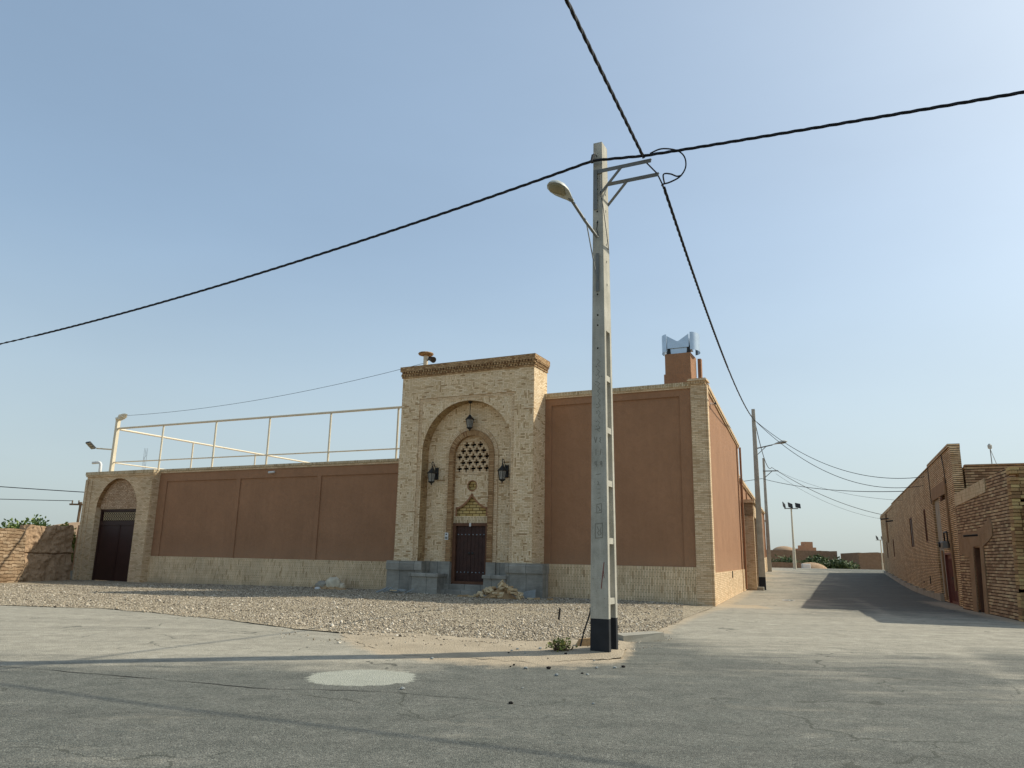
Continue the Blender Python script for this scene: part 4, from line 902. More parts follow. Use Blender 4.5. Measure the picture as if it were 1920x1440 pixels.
def main_pole():
    fr = Frame((POLE[0], POLE[1], 0), R(-26)); h = 8.22
    t = thing('power_pole', 'tall tapered concrete power pole with ladder openings and black base at the corner', 'power pole', (0, 0, 0), fr)
    mb = MB(); W, D = pole_shaft(mb, h, .29, .15, .42, .27, 4.9, [.70, 1.57, 2.43, 3.25, 4.08], .50, -.3)
    yf = lambda z: -D(z)-.003
    mb.cur = 2
    for z in (7.55, 7.35, 7.15, 6.95, 6.75, 6.05, 5.85, 5.5, 5.15, 4.98, 4.6): mb.lathe([(.015, 0), (.0, .001)], (-.01, yf(z), z), 8, 'y'); mb.face([(-.01+.014*math.cos(a), yf(z), z+.014*math.sin(a)) for a in frange(0, 2*math.pi, 8)[:-1]][::-1])
    for z in (7.3, 7.0, 6.4, 6.1, 5.7): mb.face([(W(z)+.003, -.01, z-.02), (W(z)+.003, .01, z-.02), (W(z)+.003, .01, z+.02), (W(z)+.003, -.01, z+.02)])
    mb.cur = 3                                                                # cast-in writing, read down the face
    def S(*p, w=.009): stroke(mb, p, yf, w)
    S((-.05, 3.30), (.02, 3.31))
    S((-.07, 3.18), (-.05, 3.09), (-.03, 3.18)); S((.035, 3.17), (.015, 3.16), (.03, 3.13), (.012, 3.11), (.035, 3.09))
    S((-.045, 2.99), (-.047, 2.90)); S((.035, 2.99), (.02, 2.90))
    S((-.035, 2.72), (-.04, 2.80), (-.065, 2.79), (-.06, 2.755), (-.037, 2.76)); S((.05, 2.72), (.045, 2.80), (.02, 2.79), (.025, 2.755), (.047, 2.76))
    S((-.04, 2.60), (.03, 2.61))
    S((-.02, 2.50), (.0, 2.47), (-.02, 2.45), (.015, 2.44)); S((-.02, 2.38), (.02, 2.38)); S((-.02, 2.32), (.02, 2.32)); S((-.02, 2.24), (.02, 2.25))
    S((-.035, 2.15), (.04, 2.16), (.04, 2.03), (-.035, 2.02), (-.035, 2.15)); S((-.02, 2.12), (.02, 2.06), (-.01, 2.05))
    S((-.06, 1.86), (.05, 1.87), (.055, 1.66), (-.06, 1.65), (-.06, 1.86)); S((-.03, 1.82), (0, 1.76), (-.025, 1.73), (.0, 1.69)); S((.03, 1.81), (.015, 1.75), (.035, 1.72), (.01, 1.70))
    z = 4.42
    r = random.Random(5)
    for w_, ln in enumerate((.13, .16, .24, .15, .13, .18)):
        m = .0+r.uniform(-.012, .012); n = max(3, int(ln/.035)); pts = []
        for i in range(n+1): pts.append((m+(.026 if i % 2 else -.022)*r.uniform(.5, 1.2), z-ln*i/n))
        S(*pts, w=.007)
        for k in range(2):
            dz = z-ln*r.random(); dx = m+r.choice((-.045, .042)); S((dx, dz), (dx+.012, dz-.008), w=.011)
        z -= ln+.035
    mb.cur = 4; S((.075, 1.30), (.05, 1.12), (.03, .93), w=.012); S((.06, 1.22), (.075, 1.08), w=.008)
    mb.build('shaft', [M_['pole'], M_['black'], M_['dark'], M_['etch'], M_['redpaint']], t, fr)
    # cross arms of angle iron on the two faces, braced
    for y0, sx, zz in ((-.16, 0, 7.66), (.15, .04, 7.56)):
        mb = MB(); x0, x1 = -.06, .92+sx
        mb.box(x0, x1, y0-.004, y0, zz-.03, zz+.04); mb.box(x0, x1, y0, y0+.05, zz+.036, zz+.04)
        a = mb.build('cross_arm', M_['grey'], t, fr)
        mb = MB(); b = (.05, y0-.012, zz-.42); e = (.42, y0-.012, zz-.01); mb.tube([b, e], .022, 4); mb.build('arm_brace', M_['grey'], t, fr)
    mb = MB(); y0 = -.165; mb.box(-.065, .0, y0-.012, y0-.005, 6.98, 7.70); mb.build('bracket_plate', M_['grey'], t, fr)
    mb = MB(); mb.box(-.03, .02, -.185, -.17, 5.55, 6.2); mb.build('lamp_bracket', M_['grey'], t, fr)
    mb = MB(); mb.tube([(-.06, -.17, 7.92), (-.03, -.24, 7.98), (.0, -.17, 7.94)], .012, 6); mb.tube([(-.05, -.22, 7.95), (-.06, -.26, 7.80)], .03, 6); mb.build('cable_hook', M_['iron'], t, fr)
    mb = MB(); mb.tube([(.05, -.17, 7.6), (.06, -.19, 7.3), (.10, -.17, 7.0), (.15, -.14, 6.5), (.17, -.12, 6.25), (.13, -.13, 6.3)], .007, 5); mb.tube([(0, -.16, 6.78), (-.01, -.18, 6.62), (.02, -.17, 6.48)], .007, 5); mb.build('drop_wire', M_['cable'], t, fr)
    # street lamp on its own bracket
    p0 = fr.w((-.01, -.18, 6.0)); d = Vector((-.45, -.46, 0)).normalized()
    p1 = Vector((.90, 11.0, 6.87)); p0 = Vector((1.345, 11.44, 6.46))
    t2 = thing('street_lamp', 'pale oval street lamp on a thin arm near the top of the corner power pole', 'street lamp', p0)
    mb = MB(); mb.tube([p0, p0+(p1-p0)*.5+Vector((0, 0, -.02)), p1, p1+d*.08+Vector((0, 0, .03))], .024, 8); mb.build('arm', M_['grey'], t2, smooth=True)
    q = p0+(p1-p0)*.45; mb = MB(); mb.tube([fr.w((-.005, -.19, 5.72)), q], .01, 6); mb.build('stay', M_['grey'], t2)
    lamp_head(t2, p1, d, .56)
def lamp_head(t, p, d, ln, tilt=.20):
    d = Vector(d).normalized(); ax = (d+Vector((0, 0, tilt))).normalized(); side = ax.cross(Vector((0, 0, 1))).normalized(); up = side.cross(ax)
    prof = [(0, .04), (.12, .055), (.25, .09), (.45, .135), (.65, .15), (.82, .13), (.94, .08), (1., .01)]
    for nm, m, sg in (('lamp_housing', 'lamp', 1), ('lamp_lens', 'lens', -1)):
        mb = MB(); n = 10; rings = []
        for s, r in prof:
            if sg < 0: r = r*.86; s = .34+s*.6
            ring = []
            for k in range(n+1):
                a = math.pi*k/n; off = -.006 if sg < 0 else 0
                ring.append(p+ax*(s*ln)+side*(r*math.cos(a)*(1 if sg > 0 else 1))+up*(sg*r*math.sin(a)*(.75 if sg > 0 else .42)+off))
            rings.append(ring)
        for A, B in zip(rings, rings[1:]):
            for k in range(n): mb.face([A[k], A[k+1], B[k+1], B[k]])
            if sg > 0: mb.face([A[0], B[0], B[n], A[n]])
        mb.build(nm, M_[m], t, smooth=True)
main_pole()
def far_pole(name_, loc, h, lab, black=True, rot=-20):
    z0 = H(*loc); fr = Frame((loc[0], loc[1], z0), R(rot))
    t = thing('power_pole', lab, 'power pole', (0, 0, 0), fr, 'concrete power poles')
    mb = MB(); pole_shaft(mb, h, .32, .17, .45, .3, 4.6, [.75, 1.6, 2.4, 3.2, 4.0], .62 if black else -.2, -.3)
    mb.build('shaft', [M_['pole'], M_['black']], t, fr); return fr, t
B_LOC = (12.55, 38.4); C_LOC = (20.9, 62.0)
frB, tB = far_pole('b', B_LOC, 9.05, 'concrete power pole with a side lamp beside the low alley building')
frC, tC = far_pole('c', C_LOC, 9.1, 'darker concrete power pole with short crossarm farther up the alley', False)
mb = MB(); mb.box(-.1, 1.1, -.2, -.12, 7.98, 8.06); mb.build('cross_arm', M_['grey'], tC, frC)
mb = MB(); mb.tube([(0.05, -.2, 7.5), (.6, -.2, 7.98)], .03, 5); mb.build('arm_brace', M_['grey'], tC, frC)
def alley_lamp():
    p0 = frB.w((.1, 0, 7.02)); p1 = frB.w((.85, -.1, 7.16)); t = thing('street_lamp', 'grey street lamp reaching out over the alley from the second power pole', 'street lamp', p0)
    mb = MB(); mb.tube([p0, p1], .03, 6); mb.tube([frB.w((.1, 0, 6.7)), p0+(p1-p0)*.6], .018, 5); mb.build('arm', M_['grey'], t)
    lamp_head(t, p1, p1-p0, .75, .0)
alley_lamp()

# ------------------------------------------------------------------ overhead wires
def sagged(a, b, sag, n=40):
    a, b = Vector(a), Vector(b); return [a+(b-a)*(i/n)-Vector((0, 0, 4*sag*(i/n)*(1-i/n))) for i in range(n+1)]
def bundle(a, b, sag, r, lab, strands=3, pitch=.7, n=40, extra=None, name='overhead_cable', grp=None, pts=None):
    pts = pts or sagged(a, b, sag, n); mb = MB()
    if strands == 1: mb.tube(pts, r, 6)
    else:
        fine = []; L_ = 0.
        for p, q in zip(pts, pts[1:]):
            k = max(1, int((q-p).length/.09)) if (p-Vector((0, 8, 6))).length < 16 else 2
            fine += [p+(q-p)*i/k for i in range(k)]
        fine.append(pts[-1]); acc = [0.]
        for p, q in zip(fine, fine[1:]): acc.append(acc[-1]+(q-p).length)
        d = (pts[-1]-pts[0]).normalized(); u = d.orthogonal().normalized(); v = d.cross(u)
        for s in range(strands):
            mb.tube([p+(u*math.cos(6.283*(l/pitch+s/strands))+v*math.sin(6.283*(l/pitch+s/strands)))*r*.95 for p, l in zip(fine, acc)], r, 5)
    for e in extra or []: mb.tube(e, .013, 6)
    o = mb.build(name, M_['cable'], smooth=True); recentre(o, pts[0]); return tag(o, lab, 'cable', grp)
frP = Frame((POLE[0], POLE[1], 0), R(-26))
tipA = frP.w((.80, -.17, 7.74)); hook = frP.w((-.05, -.24, 7.84)); tipB = frP.w((.93, .16, 7.56))
def W(x, y, z): return Vector((x, y, z))
bundle(tipA, (-13.5, -26, 7.9), .35, .014, 'thick twisted black cable coming overhead from behind to the pole crossarm', n=60)
bundle(hook, (-32.4, 29.2, 7.6), 1.15, .014, 'thick twisted black cable running left from the corner pole over the long wall', n=60)
loop = [tipA+Vector((.1, -.02, .06)), W(2.35, 11.05, 7.85), W(2.60, 11.1, 7.86), W(2.74, 11.15, 7.78), W(2.77, 11.2, 7.62), W(2.68, 11.22, 7.46), W(2.52, 11.25, 7.37), W(2.40, 11.3, 7.35), tipB+Vector((.1, .02, -.2))]
def smoothc(P, k=8):
    o = []
    for i in range(len(P)-1):
        p0, p1, p2, p3 = P[max(i-1, 0)], P[i], P[i+1], P[min(i+2, len(P)-1)]
        for j in range(k):
            t = j/k; o.append(.5*((2*p1)+(p2-p0)*t+(2*p0-5*p1+4*p2-p3)*t*t+(3*p1-p0-3*p2+p3)*t**3))
    return o+[P[-1]]
l2 = [p+Vector((.02, .03, -.05)) for p in loop]; l3 = [tipB+Vector((.12, 0, -.16)), W(2.42, 11.28, 7.52), W(2.52, 11.22, 7.50), W(2.62, 11.2, 7.45), W(2.70, 11.2, 7.47)]
bundle(hook, (38, -6.2, 8.0), .62, .014, 'thick twisted black cable running right from the corner pole, with jumper loops beside the arm', n=60, pts=[hook, tipA+Vector((.0, -.05, -.0))]+sagged(tipA+Vector((.02, -.05, .0)), (38, -6.2, 8.0), .62, 60)[1:],
       extra=[smoothc(loop), smoothc(l3)])
bTop = frB.w((.05, -.2, 8.45)); cTop = frC.w((.6, -.25, 8.3))
bundle(tipB+Vector((.12, .05, -.2)), bTop, .62, .015, 'thick twisted black cable dropping from the corner pole arm to the second alley pole', n=50, extra=[[tipA+Vector((.03, .05, -.04)), tipB+Vector((0, 0, .03)), tipB+Vector((.12, .05, -.2))]])
bundle(bTop, cTop, .9, .022, 'dark cable between the two alley power poles', 1)
def TW(s, z, d=.03): return FT.w((s, d, z))
bundle(bTop, TW(7.3, 5.05), 1.0, .014, 'thin black cable sagging from the second pole to the tall brick parapet, upper of two', 1)
bundle(bTop+Vector((.1, 0, -.1)), TW(8.2, 4.75), 1.15, .014, 'thin black cable sagging from the second pole to the tall brick wall, lower of two', 1)
bundle(cTop, FT.w((38, .0, 5.2)), .5, .02, 'dark cable from the far pole down to the far end of the tall brick building', 1)
bundle(frC.w((-.2, -.2, 7.4)), FT.w((17.5, 0, 5.3)), .35, .02, 'dark nearly level cable from the far pole across the alley to the brick parapet', 1)
bundle(frC.w((-.2, -.2, 7.4)), (4.0, 66, 6.3), .2, .02, 'short dark cable leaving the far pole to the left over the low roof', 1)
bundle(cTop+Vector((.3, 0, -.5)), FT.w((36, -.1, 4.7)), .6, .009, 'thin faint wire from the far pole, lowest over the alley', 1)
bundle(cTop+Vector((.3, 0, -.2)), FT.w((19, -.1, 4.9)), .5, .009, 'thin faint wire from the far pole, just below the level cable', 1)
bundle(FA.w((-28.1, .15, 7.74)), FA.w((-10.55, -.3, 8.62)), .35, .008, 'thin wire strung from the tall corner post to the portal roof spotlight', 1)
bundle(FA.w((-29.5, 1.2, 4.05)), (-62, 32, 7.4), .5, .02, 'dark cable running off left from behind the gateway above the mud wall', 1)

# ------------------------------------------------------------------ right side: tall brick building
def tall_building():
    t = thing('brick_building', 'tall raked yellow brick building lining the right side of the alley', 'building', (19, 0, 0), FT)
    zb = lambda s: H(*FT.w((s, 0, 0)).xy)
    # wall with openings, as columns
    ops = [(3.9, 5.9, .25, 4.35), (1.45, 3.85, .0, 1.82), (8.7, 9.5, 2.35, 3.8), (14.9, 16.4, 2.25, 3.75), (28.6, 29.5, 1.85, 3.05), (35.2, 36.2, 1.8, 3.0), (1.5, 3.6, 3.72, 4.35)]
    xs = sorted({0., 41.}|{a for o in ops for a in o[:2]})
    mb = MB()
    for a, b in zip(xs, xs[1:]):
        m = (a+b)/2; hs = sorted((o[2], o[3]) for o in ops if o[0] < m < o[1]); z = -.3
        for lo, hi in hs+[(5.28, None)]:
            if lo-z > .01: mb.box(a, b, -.3, 0., z, lo)
            z = hi
    mb.box(0., .02, -14, -.3, -.3, 4.55); mb.box(41., 41.02, -14, -.3, -.3, 5.28)
    mb.face([(0, -.3, 4.6), (41, -.3, 4.6), (41, -14, 4.6), (0, -14, 4.6)])
    mb.build('wall', M_['sandb'], t, FT)
    mb = MB(); mb.box(-.02, 6.2, -.34, .035, 5.28, 5.42); mb.box(6.2, 27.5, -.34, .03, 5.281, 5.33); mb.box(27.5, 41, -.34, .03, 5.05, 5.14); mb.build('parapet', M_['sandb'], t, FT)
    mb = MB(); mb.box(-.25, -.002, -.3, .0, 3.6, 5.28); mb.build('parapet_end', M_['sandb'], t, FT)
    mb = MB()
    for i in range(11):
        a, b = 5.2+i*3.2, 5.2+(i+1)*3.2; z0, z1 = zb(a), zb(b)
        mb.hexa([(a, 0, z0-.3), (b, 0, z1-.3), (b, .14, z1-.3), (a, .14, z0-.3), (a, 0, z0+.28), (b, 0, z1+.2), (b, .14, z1+.2), (a, .14, z0+.28)])
    mb.build('kerb_footing', M_['conc'], t, FT)
    # deep plastered doorway strip with lintel
    mb = MB(); mb.box(3.9, 5.9, -.16, -.08, .2, 3.9); mb.build('doorway_panel', M_['conc'], t, FT)
    mb = MB(); mb.box(1.45, 5.95, -.05, .012, 3.9, 4.38); mb.build('brown_lintel', M_['mudplast'], t, FT)
    for a, b, c, d in ((8.7, 9.5, 2.35, 3.8), (14.9, 16.4, 2.25, 3.75), (28.6, 29.5, 1.85, 3.05), (35.2, 36.2, 1.8, 3.0), (3.2, 3.75, 3.35, 3.88)):
        mb = MB(); mb.box(a, b, -.07, -.01, c, c+.06); mb.box(a, b, -.07, -.01, d-.06, d); mb.box(a, a+.06, -.07, -.01, c+.06, d-.06); mb.box(b-.06, b, -.07, -.01, c+.06, d-.06); mb.box((a+b)/2-.03, (a+b)/2+.03, -.065, -.015, c+.06, d-.06)
        w_ = mb.build('window', M_['oldwood'], t, FT)
        mb = MB(); mb.box(a+.06, b-.06, -.055, -.045, c+.06, d-.06); mb.build('pane', M_['dullwin'], w_, FT)
    # maroon double doors
    mb = MB(); mb.box(1.45, 1.55, -.2, .01, -.05, 1.82); mb.box(3.75, 3.85, -.2, .01, -.05, 1.82); mb.box(1.55, 3.75, -.2, .01, 1.74, 1.82); mb.build('door_frame', M_['maroon'], t, FT)
    for a, b in ((1.56, 2.64), (2.66, 3.74)):
        mb = MB(); mb.box(a, b, -.12, -.07, -.05, 1.74)
        for i in range(5): x = a+.1+i*.2; mb.box(x, x+.05, -.07, -.05, .1, 1.6)
        d_ = mb.build('door_leaf', M_['maroon'], t, FT)
        mb = MB(); mb.box(b-.2 if a < 2 else a+.1, b-.1 if a < 2 else a+.2, -.05, -.03, .85, .95); mb.build('door_handle', M_['iron'], d_, FT)
    for x, z0, z1 in ((1.35, .5, 4.4), (3.95, .1, 1.9)):
        mb = MB(); mb.tube([(x, .06, z1), (x, .06, z0)], .04, 8); mb.build('pipe', M_['mudplast'], t, FT)
    for x, z, ln in ((31.5, 4.55, 1.2), (27.5, 4.2, 1.0)):
        mb = MB(); mb.tube([(x, 0, z), (x, ln*.45, z-.05)], .05, 6); mb.build('waterspout', M_['iron'], t, FT)
    mb = MB(); mb.tube([(33.2, .05, 5.), (33.2, .05, 2.9)], .06, 6); mb.build('pipe', M_['mudplast'], t, FT)
    mb = MB(); mb.tube([(6.1, .02, 5.3), (6.0, .03, 4.6), (5.95, .03, 3.8)], .015, 5); mb.tube([(1.9, .02, 5.3), (1.4, .04, 4.8), (1.3, .04, 4.2)], .015, 5); mb.build('wall_cable', M_['cable'], t, FT)
    for q in ((9.2, 9.35, .0, .02, .55, .9), (11.8, 12.1, .0, .02, .55, .62)):
        mb = MB(); mb.box(*q); mb.build('weep_hole', M_['dark'], t, FT)
    # gas meter on its bracket
    m = thing('gas_meter', 'dark gas meter with bent pipe on the brick beside the maroon doors', 'gas meter', (2.4, .1, 2.0), FT)
    mb = MB(); mb.tube([(1.5, .05, 1.9), (1.5, .14, 2.2), (1.5, .14, 2.5), (2.3, .14, 2.52), (2.3, .14, 2.1)], .03, 6); mb.build('pipe', M_['iron'], m, FT)
    mb = MB(); mb.bev(1.9, 2.6, .05, .3, 1.95, 2.2, .05); mb.build('meter_body', M_['grey'], m, FT)
    mb = MB(); mb.lathe([(.1, 0), (.1, .06), (.0, .07)], (2.25, .3, 2.08), 12, 'y'); mb.v = [(x, .6-y, z) for x, y, z in mb.v]; mb.build('dial', M_['iron'], m, FT)
    # roof antenna
    a = thing('antenna', 'spindly antenna rods on the roof behind the tall brick parapet', 'antenna', (-.1, -1.2, 4.6), FT)
    mb = MB(); mb.tube([(-.1, -1.2, 4.5), (-.1, -1.2, 5.25)], .015, 5); mb.tube([(-.35, -1.3, 4.6), (-.1, -1.2, 5.2)], .01, 5); mb.build('mast', M_['grey'], a, FT)
    mb = MB(); mb.lathe([(.001, 5.18), (.06, 5.2), (.07, 5.3), (.03, 5.36), (.0, 5.37)], (-.1, -1.2, 0), 8); mb.build('receiver', M_['lamp'], a, FT)
tall_building()

def near_building():
    t = thing('ruined_brick_building', 'low rough brown brick building with a plastered doorway at the right edge', 'building', (2.5, 0, 0), FN)
    Lw = 5.55; zt = lambda s: 3.95-.055*s
    mb = MB(); n = 30; bat = lambda z: -.14*z/4                                # slightly battered wall
    dx0, dx1, dz = 3.1, 3.78, 1.95
    ss = sorted(set(frange(0, Lw, 18)+[dx0, dx1])); zs = frange(-.3, 1., 10)
    def P(s, z): return (s, bat(z)+.018*nz(s, z, 3, 2), z)
    for a, b in zip(ss, ss[1:]):
        zz = frange(-.3, 3.42, 22)+[zt((a+b)/2)]
        for c, d in zip(zz, zz[1:]):
            if dx0-.001 < a and b < dx1+.001 and c < dz-.08: continue
            d2 = d if d < 3.42 else None
            mb.face([P(b, c), P(a, c), P(a, d if d2 else zt(a)), P(b, d if d2 else zt(b))])
    mb.build('wall', M_['rough'], t, FN)
    mb = MB(); mb.box(.05, Lw, -6, -.45, -.3, 3.5); mb.box(0.05, Lw, -.45, -.16, 3.3, 3.6); mb.build('core', M_['mud'], t, FN)
    # ragged end wall facing the road, built of individual stepped courses
    mb = MB(); rr = random.Random(3)
    for i in range(46):
        z = -.3+i*.092; xo = rr.uniform(-.03, .03); ln = 4.6+rr.uniform(-.3, .3)
        if z > 3.0: ln = min(ln, 4.6)
        y = .02+bat(z)
        while y > -ln:
            w_ = rr.uniform(.17, .24); p = rr.uniform(-.035, .025)-.02
            if rr.random() < .975: mb.box(-.12+p, .15, y-w_+.015, y, z, z+.074)
            y -= w_
        mb.box(-.05, .15, -4.5, bat(z)-.03, z+.074, z+.092)
    mb.build('end_wall', M_['lump'], t, FN)
    # coping stretch in lighter brick, mud plaster round the door
    mb = MB()
    for a, b in zip(frange(2.1, Lw, 10), frange(2.1, Lw, 10)[1:]): mb.hexa([(a, -.3, zt(a)-.38), (b, -.3, zt(b)-.38), (b, bat(3.6)+.03, zt(b)-.38), (a, bat(3.6)+.03, zt(a)-.38), (a, -.3, zt(a)+.01), (b, -.3, zt(b)+.01), (b, bat(3.6)+.03, zt(b)+.01), (a, bat(3.6)+.03, zt(a)+.01)])
    mb.build('parapet_band', M_['buffv'], t, FN)
    mb = MB(); pl = [(2.72, -.1), (3.08, -.1), (3.08, 1.93), (3.80, 1.93), (3.80, -.1), (4.25, -.1), (4.3, 1.6), (5.35, 1.75), (5.4, 2.36), (4.4, 2.40), (3.4, 2.38), (2.5, 2.52), (1.95, 2.72), (1.75, 2.5), (1.8, 2.2), (2.1, 2.08), (2.75, 1.92)]
    q = [(a, z) for a, z in pl]
    mb.prism(q, 'y', 0, .0001)
    mb.v = [(a, bat(z)+(.028 if y == 0 else .0)+.0, z) for a, y, z in mb.v]
    mb.build('door_plaster', M_['mudplast'], t, FN)
    mb = MB(); mb.box(dx0, dx1, -.32, -.26, 0, dz); mb.box(dx0+.3, dx0+.34, -.26, -.24, .05, 1.9); mb.box(dx0+.05, dx1-.05, -.26, -.235, 1.0, 1.08); d_ = mb.build('door', M_['oldwood'], t, FN)
    mb = MB(); mb.box(dx0+.4, dx0+.46, -.26, -.22, .95, 1.2); mb.build('lock', M_['iron'], d_, FN)
    mb = MB(); mb.box(dx0-.001, dx0+.05, -.26, -.06, 0, dz); mb.box(dx1-.05, dx1+.001, -.26, -.06, 0, dz); mb.box(dx0+.05, dx1-.05, -.26, -.08, dz-.06, dz); mb.build('door_frame', M_['oldwood'], t, FN)
    mb = MB(); mb.tube([(3.0, 0, 2.25), (3.0, .38, 2.22)], .03, 6); mb.build('waterspout', M_['iron'], t, FN)
    mb = MB(); mb.box(-.62, .05, -3.4, -.36, -.3, 2.95); mb.build('buttress', M_['rough'], t, FN)
    mb = MB(); mb.box(-.75, 5.6, -9, -4.6, -.3, 3.4); mb.build('rear_room', M_['rough'], t, FN)
near_building()
def roof_wall():
    t = thing('rough_brick_wall', 'dark rough brick end wall rising behind the ruined low building', 'wall', (-.2, -6, 0), FT)
    mb = MB(); mb.box(-.32, -.03, -13, -.36, -.3, 4.62); mb.build('wall', M_['rough'], t, FT)
    mb = MB(); mb.box(-.36, .0, -13, -.37, 4.62, 4.66); mb.build('cap', M_['mud'], t, FT)
roof_wall()

# ------------------------------------------------------------------ left: mud wall, plants, far pylon
def mud_wall():
    fr = Frame((-20.72, 31.4), R(81.5)); t = thing('mud_wall', 'old cracked mud brick wall at the left edge before the gateway', 'wall', (0, 0, 0), fr)
    def sheet(x0, x1, top, mat, name, nx, nzv, y_off, rough, lay=0., ragged=0., crack=None):
        mb = MB(); rows = []
        for i in range(nx+1):
            s = x0+(x1-x0)*i/nx; tz = top(s); r = []
            for j in range(nzv+1):
                z = -.3+(tz+.3)*j/nzv; edge = 0.
                if ragged and i >= nx-1: edge = ragged*(nz(z, 3, 1.7, 6)+.5*nz(z, 5, 5, 1))
                yy = y_off-.10*z+rough*nz(s, z, 2.2, 3)+rough*.6*nz(s, z, 6, 5)
                if lay: yy -= lay*max(0, math.cos(6.283*(z/.135+.25*nz(s, z, 1.4, 8))))**6*(.5+.8*abs(nz(s, z, 2, 9)))
                if crack: yy -= .12*math.exp(-((z-crack-.06*nz(s, 0, 1.3, 3))/.025)**2); yy += .03*nz(s, z, 13, 4)
                r.append((s+edge*(j > 0), -yy, z))
            rows.append(r)
        for A, B in zip(rows, rows[1:]):
            for j in range(nzv): mb.face([A[j], B[j], B[j+1], A[j+1]])
        # thickness: top and back
        for A, B in zip(rows, rows[1:]):
            mb.face([A[-1], B[-1], (B[-1][0], .6, B[-1][2]-.05), (A[-1][0], .6, A[-1][2]-.05)])
        mb.face([rows[0][-1], rows[0][0], (rows[0][0][0], .6, -.3), (rows[0][-1][0], .6, rows[0][-1][2]-.05)]) if False else None
        e = rows[-1]
        for j in range(nzv): mb.face([e[j], (e[j][0], .6, e[j][2]), (e[j+1][0], .6, e[j+1][2]), e[j+1]])
        b = rows[0]
        for j in range(nzv): mb.face([(b[j][0], .6, b[j][2]), b[j], b[j+1], (b[j+1][0], .6, b[j+1][2])])
        return mb.build(name, mat, t, fr, smooth=True)
    sheet(-9., 1.55, lambda s: 2.12+.05*nz(s, 0, 1.5, 2)-.15*sstep(1.2, 1.6, s)*0, M_['mudbrick'], 'layered_wall', 150, 60, .0, .06, .035)
    sheet(1.63, 4.55, lambda s: 2.30+.10*nz(s, 0, 1.6, 4)+.1*sstep(1.6, 4, s), M_['mud'], 'plastered_wall', 120, 100, -.10, .11, .0, .16, 1.12)
mud_wall()
def rendered_wall():
    fr = Frame((-20.72, 31.4), R(81.5)); t = thing('rendered_wall', 'narrow strip of sunlit pink rendered wall between the mud wall and the gateway', 'wall', (9, .3, 0), fr)
    mb = MB(); mb.box(5.3, 16, .25, .7, .0, 2.45); mb.build('wall', M_['pinkmud'], t, fr)
    mb = MB(); mb.box(5.2, 16, .15, .75, -.3, .35); mb.build('footing', M_['conc'], t, fr)
rendered_wall()
def mud_dome():
    mb = MB(); n = 20; c = (-24.5, 45.); rings = []
    for i in range(9):
        a = math.pi/2*i/8; rings.append([(c[0]+5*math.cos(a)*math.cos(2*math.pi*k/n)*(1+.05*nz(k, i, .6, 2)), c[1]+5*math.cos(a)*math.sin(2*math.pi*k/n), -.3+3.2*math.sin(a)) for k in range(n)])
    for A, B in zip(rings, rings[1:]):
        for k in range(n): mb.face([A[k], A[(k+1) % n], B[(k+1) % n], B[k]])
    o = mb.build('mud_dome', M_['mud'], smooth=True); recentre(o, (c[0], c[1], 0)); tag(o, 'low rounded mud roof rising behind the mud wall by the gateway', 'dome')
mud_dome()
def leaf_mesh(pts, size, mb, rnd, up=.3):
    for p in pts:
        a = Vector((rnd.gauss(0, 1), rnd.gauss(0, 1), rnd.gauss(up, .8))).normalized(); b = a.orthogonal().normalized()
        b = (b*math.cos(1)+a.cross(b)*rnd.uniform(-1, 1)).normalized(); s = size*rnd.uniform(.6, 1.4)
        p = Vector(p); mb.face([p, p+a*s*.5+b*s*.28, p+a*s, p+a*s*.5-b*s*.28])
def bush(name, label, cat, base, rad, n, size, mat, seed, clumps=9, group=None, flat=.8, stemh=.4):
    rnd = random.Random(seed); base = Vector(base); t = thing(name, label, cat, base, WORLD, group)
    mb = MB(); tips = []
    for i in range(clumps):
        a = rnd.uniform(0, 6.283); r = rnd.uniform(.15, .95); c = base+Vector((rad[0]*r*math.cos(a), rad[1]*r*math.sin(a), stemh+rad[2]*rnd.uniform(.25, 1.)*(1-.35*r)))
        tips.append(c); mid = base+(c-base)*.5+Vector((rnd.uniform(-.1, .1), rnd.uniform(-.1, .1), .1*rad[2]))
        mb.tube([base+Vector((0, 0, -.1)), mid, c], .03*max(.4, rad[2]/2), 5, r1=.008)
    mb.build('stems', M_['bark'], t)
    mb = MB()
    for c in tips:
        cr_ = max(rad[0], rad[1])*rnd.uniform(.22, .42); pts = []
        for _ in range(n//clumps):
            d = Vector((rnd.gauss(0, 1), rnd.gauss(0, 1), rnd.gauss(0, flat))).normalized()*cr_*rnd.random()**.45; pts.append(c+d)
        leaf_mesh(pts, size, mb, rnd)
    mb.build('foliage', mat, t)
for i, (x, y, r, m, lab) in enumerate(((-23.6, 36.2, (1.5, .8, 2.35), 'leafA', 'bushy green shrub behind the mud wall at the very left edge'), (-22.5, 36.7, (1.3, .8, 2.6), 'leafA', 'tall leafy green shrub in the middle of the plants over the mud wall'), (-21.5, 37.2, (1.0, .6, 2.3), 'leafC', 'yellowish shrub over the mud wall nearest the mud dome'))):
    bush('shrub', lab, 'shrub', (x, y, H(x, y)), r, 3600, .17, M_[m], 20+i, 46, 'shrubs over the mud wall', stemh=.3)
bush('weed', 'small green weed growing in the sand beside the foot of the corner pole', 'weed', (.78, 11.62, sand_z(.78, 11.62)-.01), (.22, .13, .13), 300, .045, M_['leafC'], 5, 22, stemh=.02)
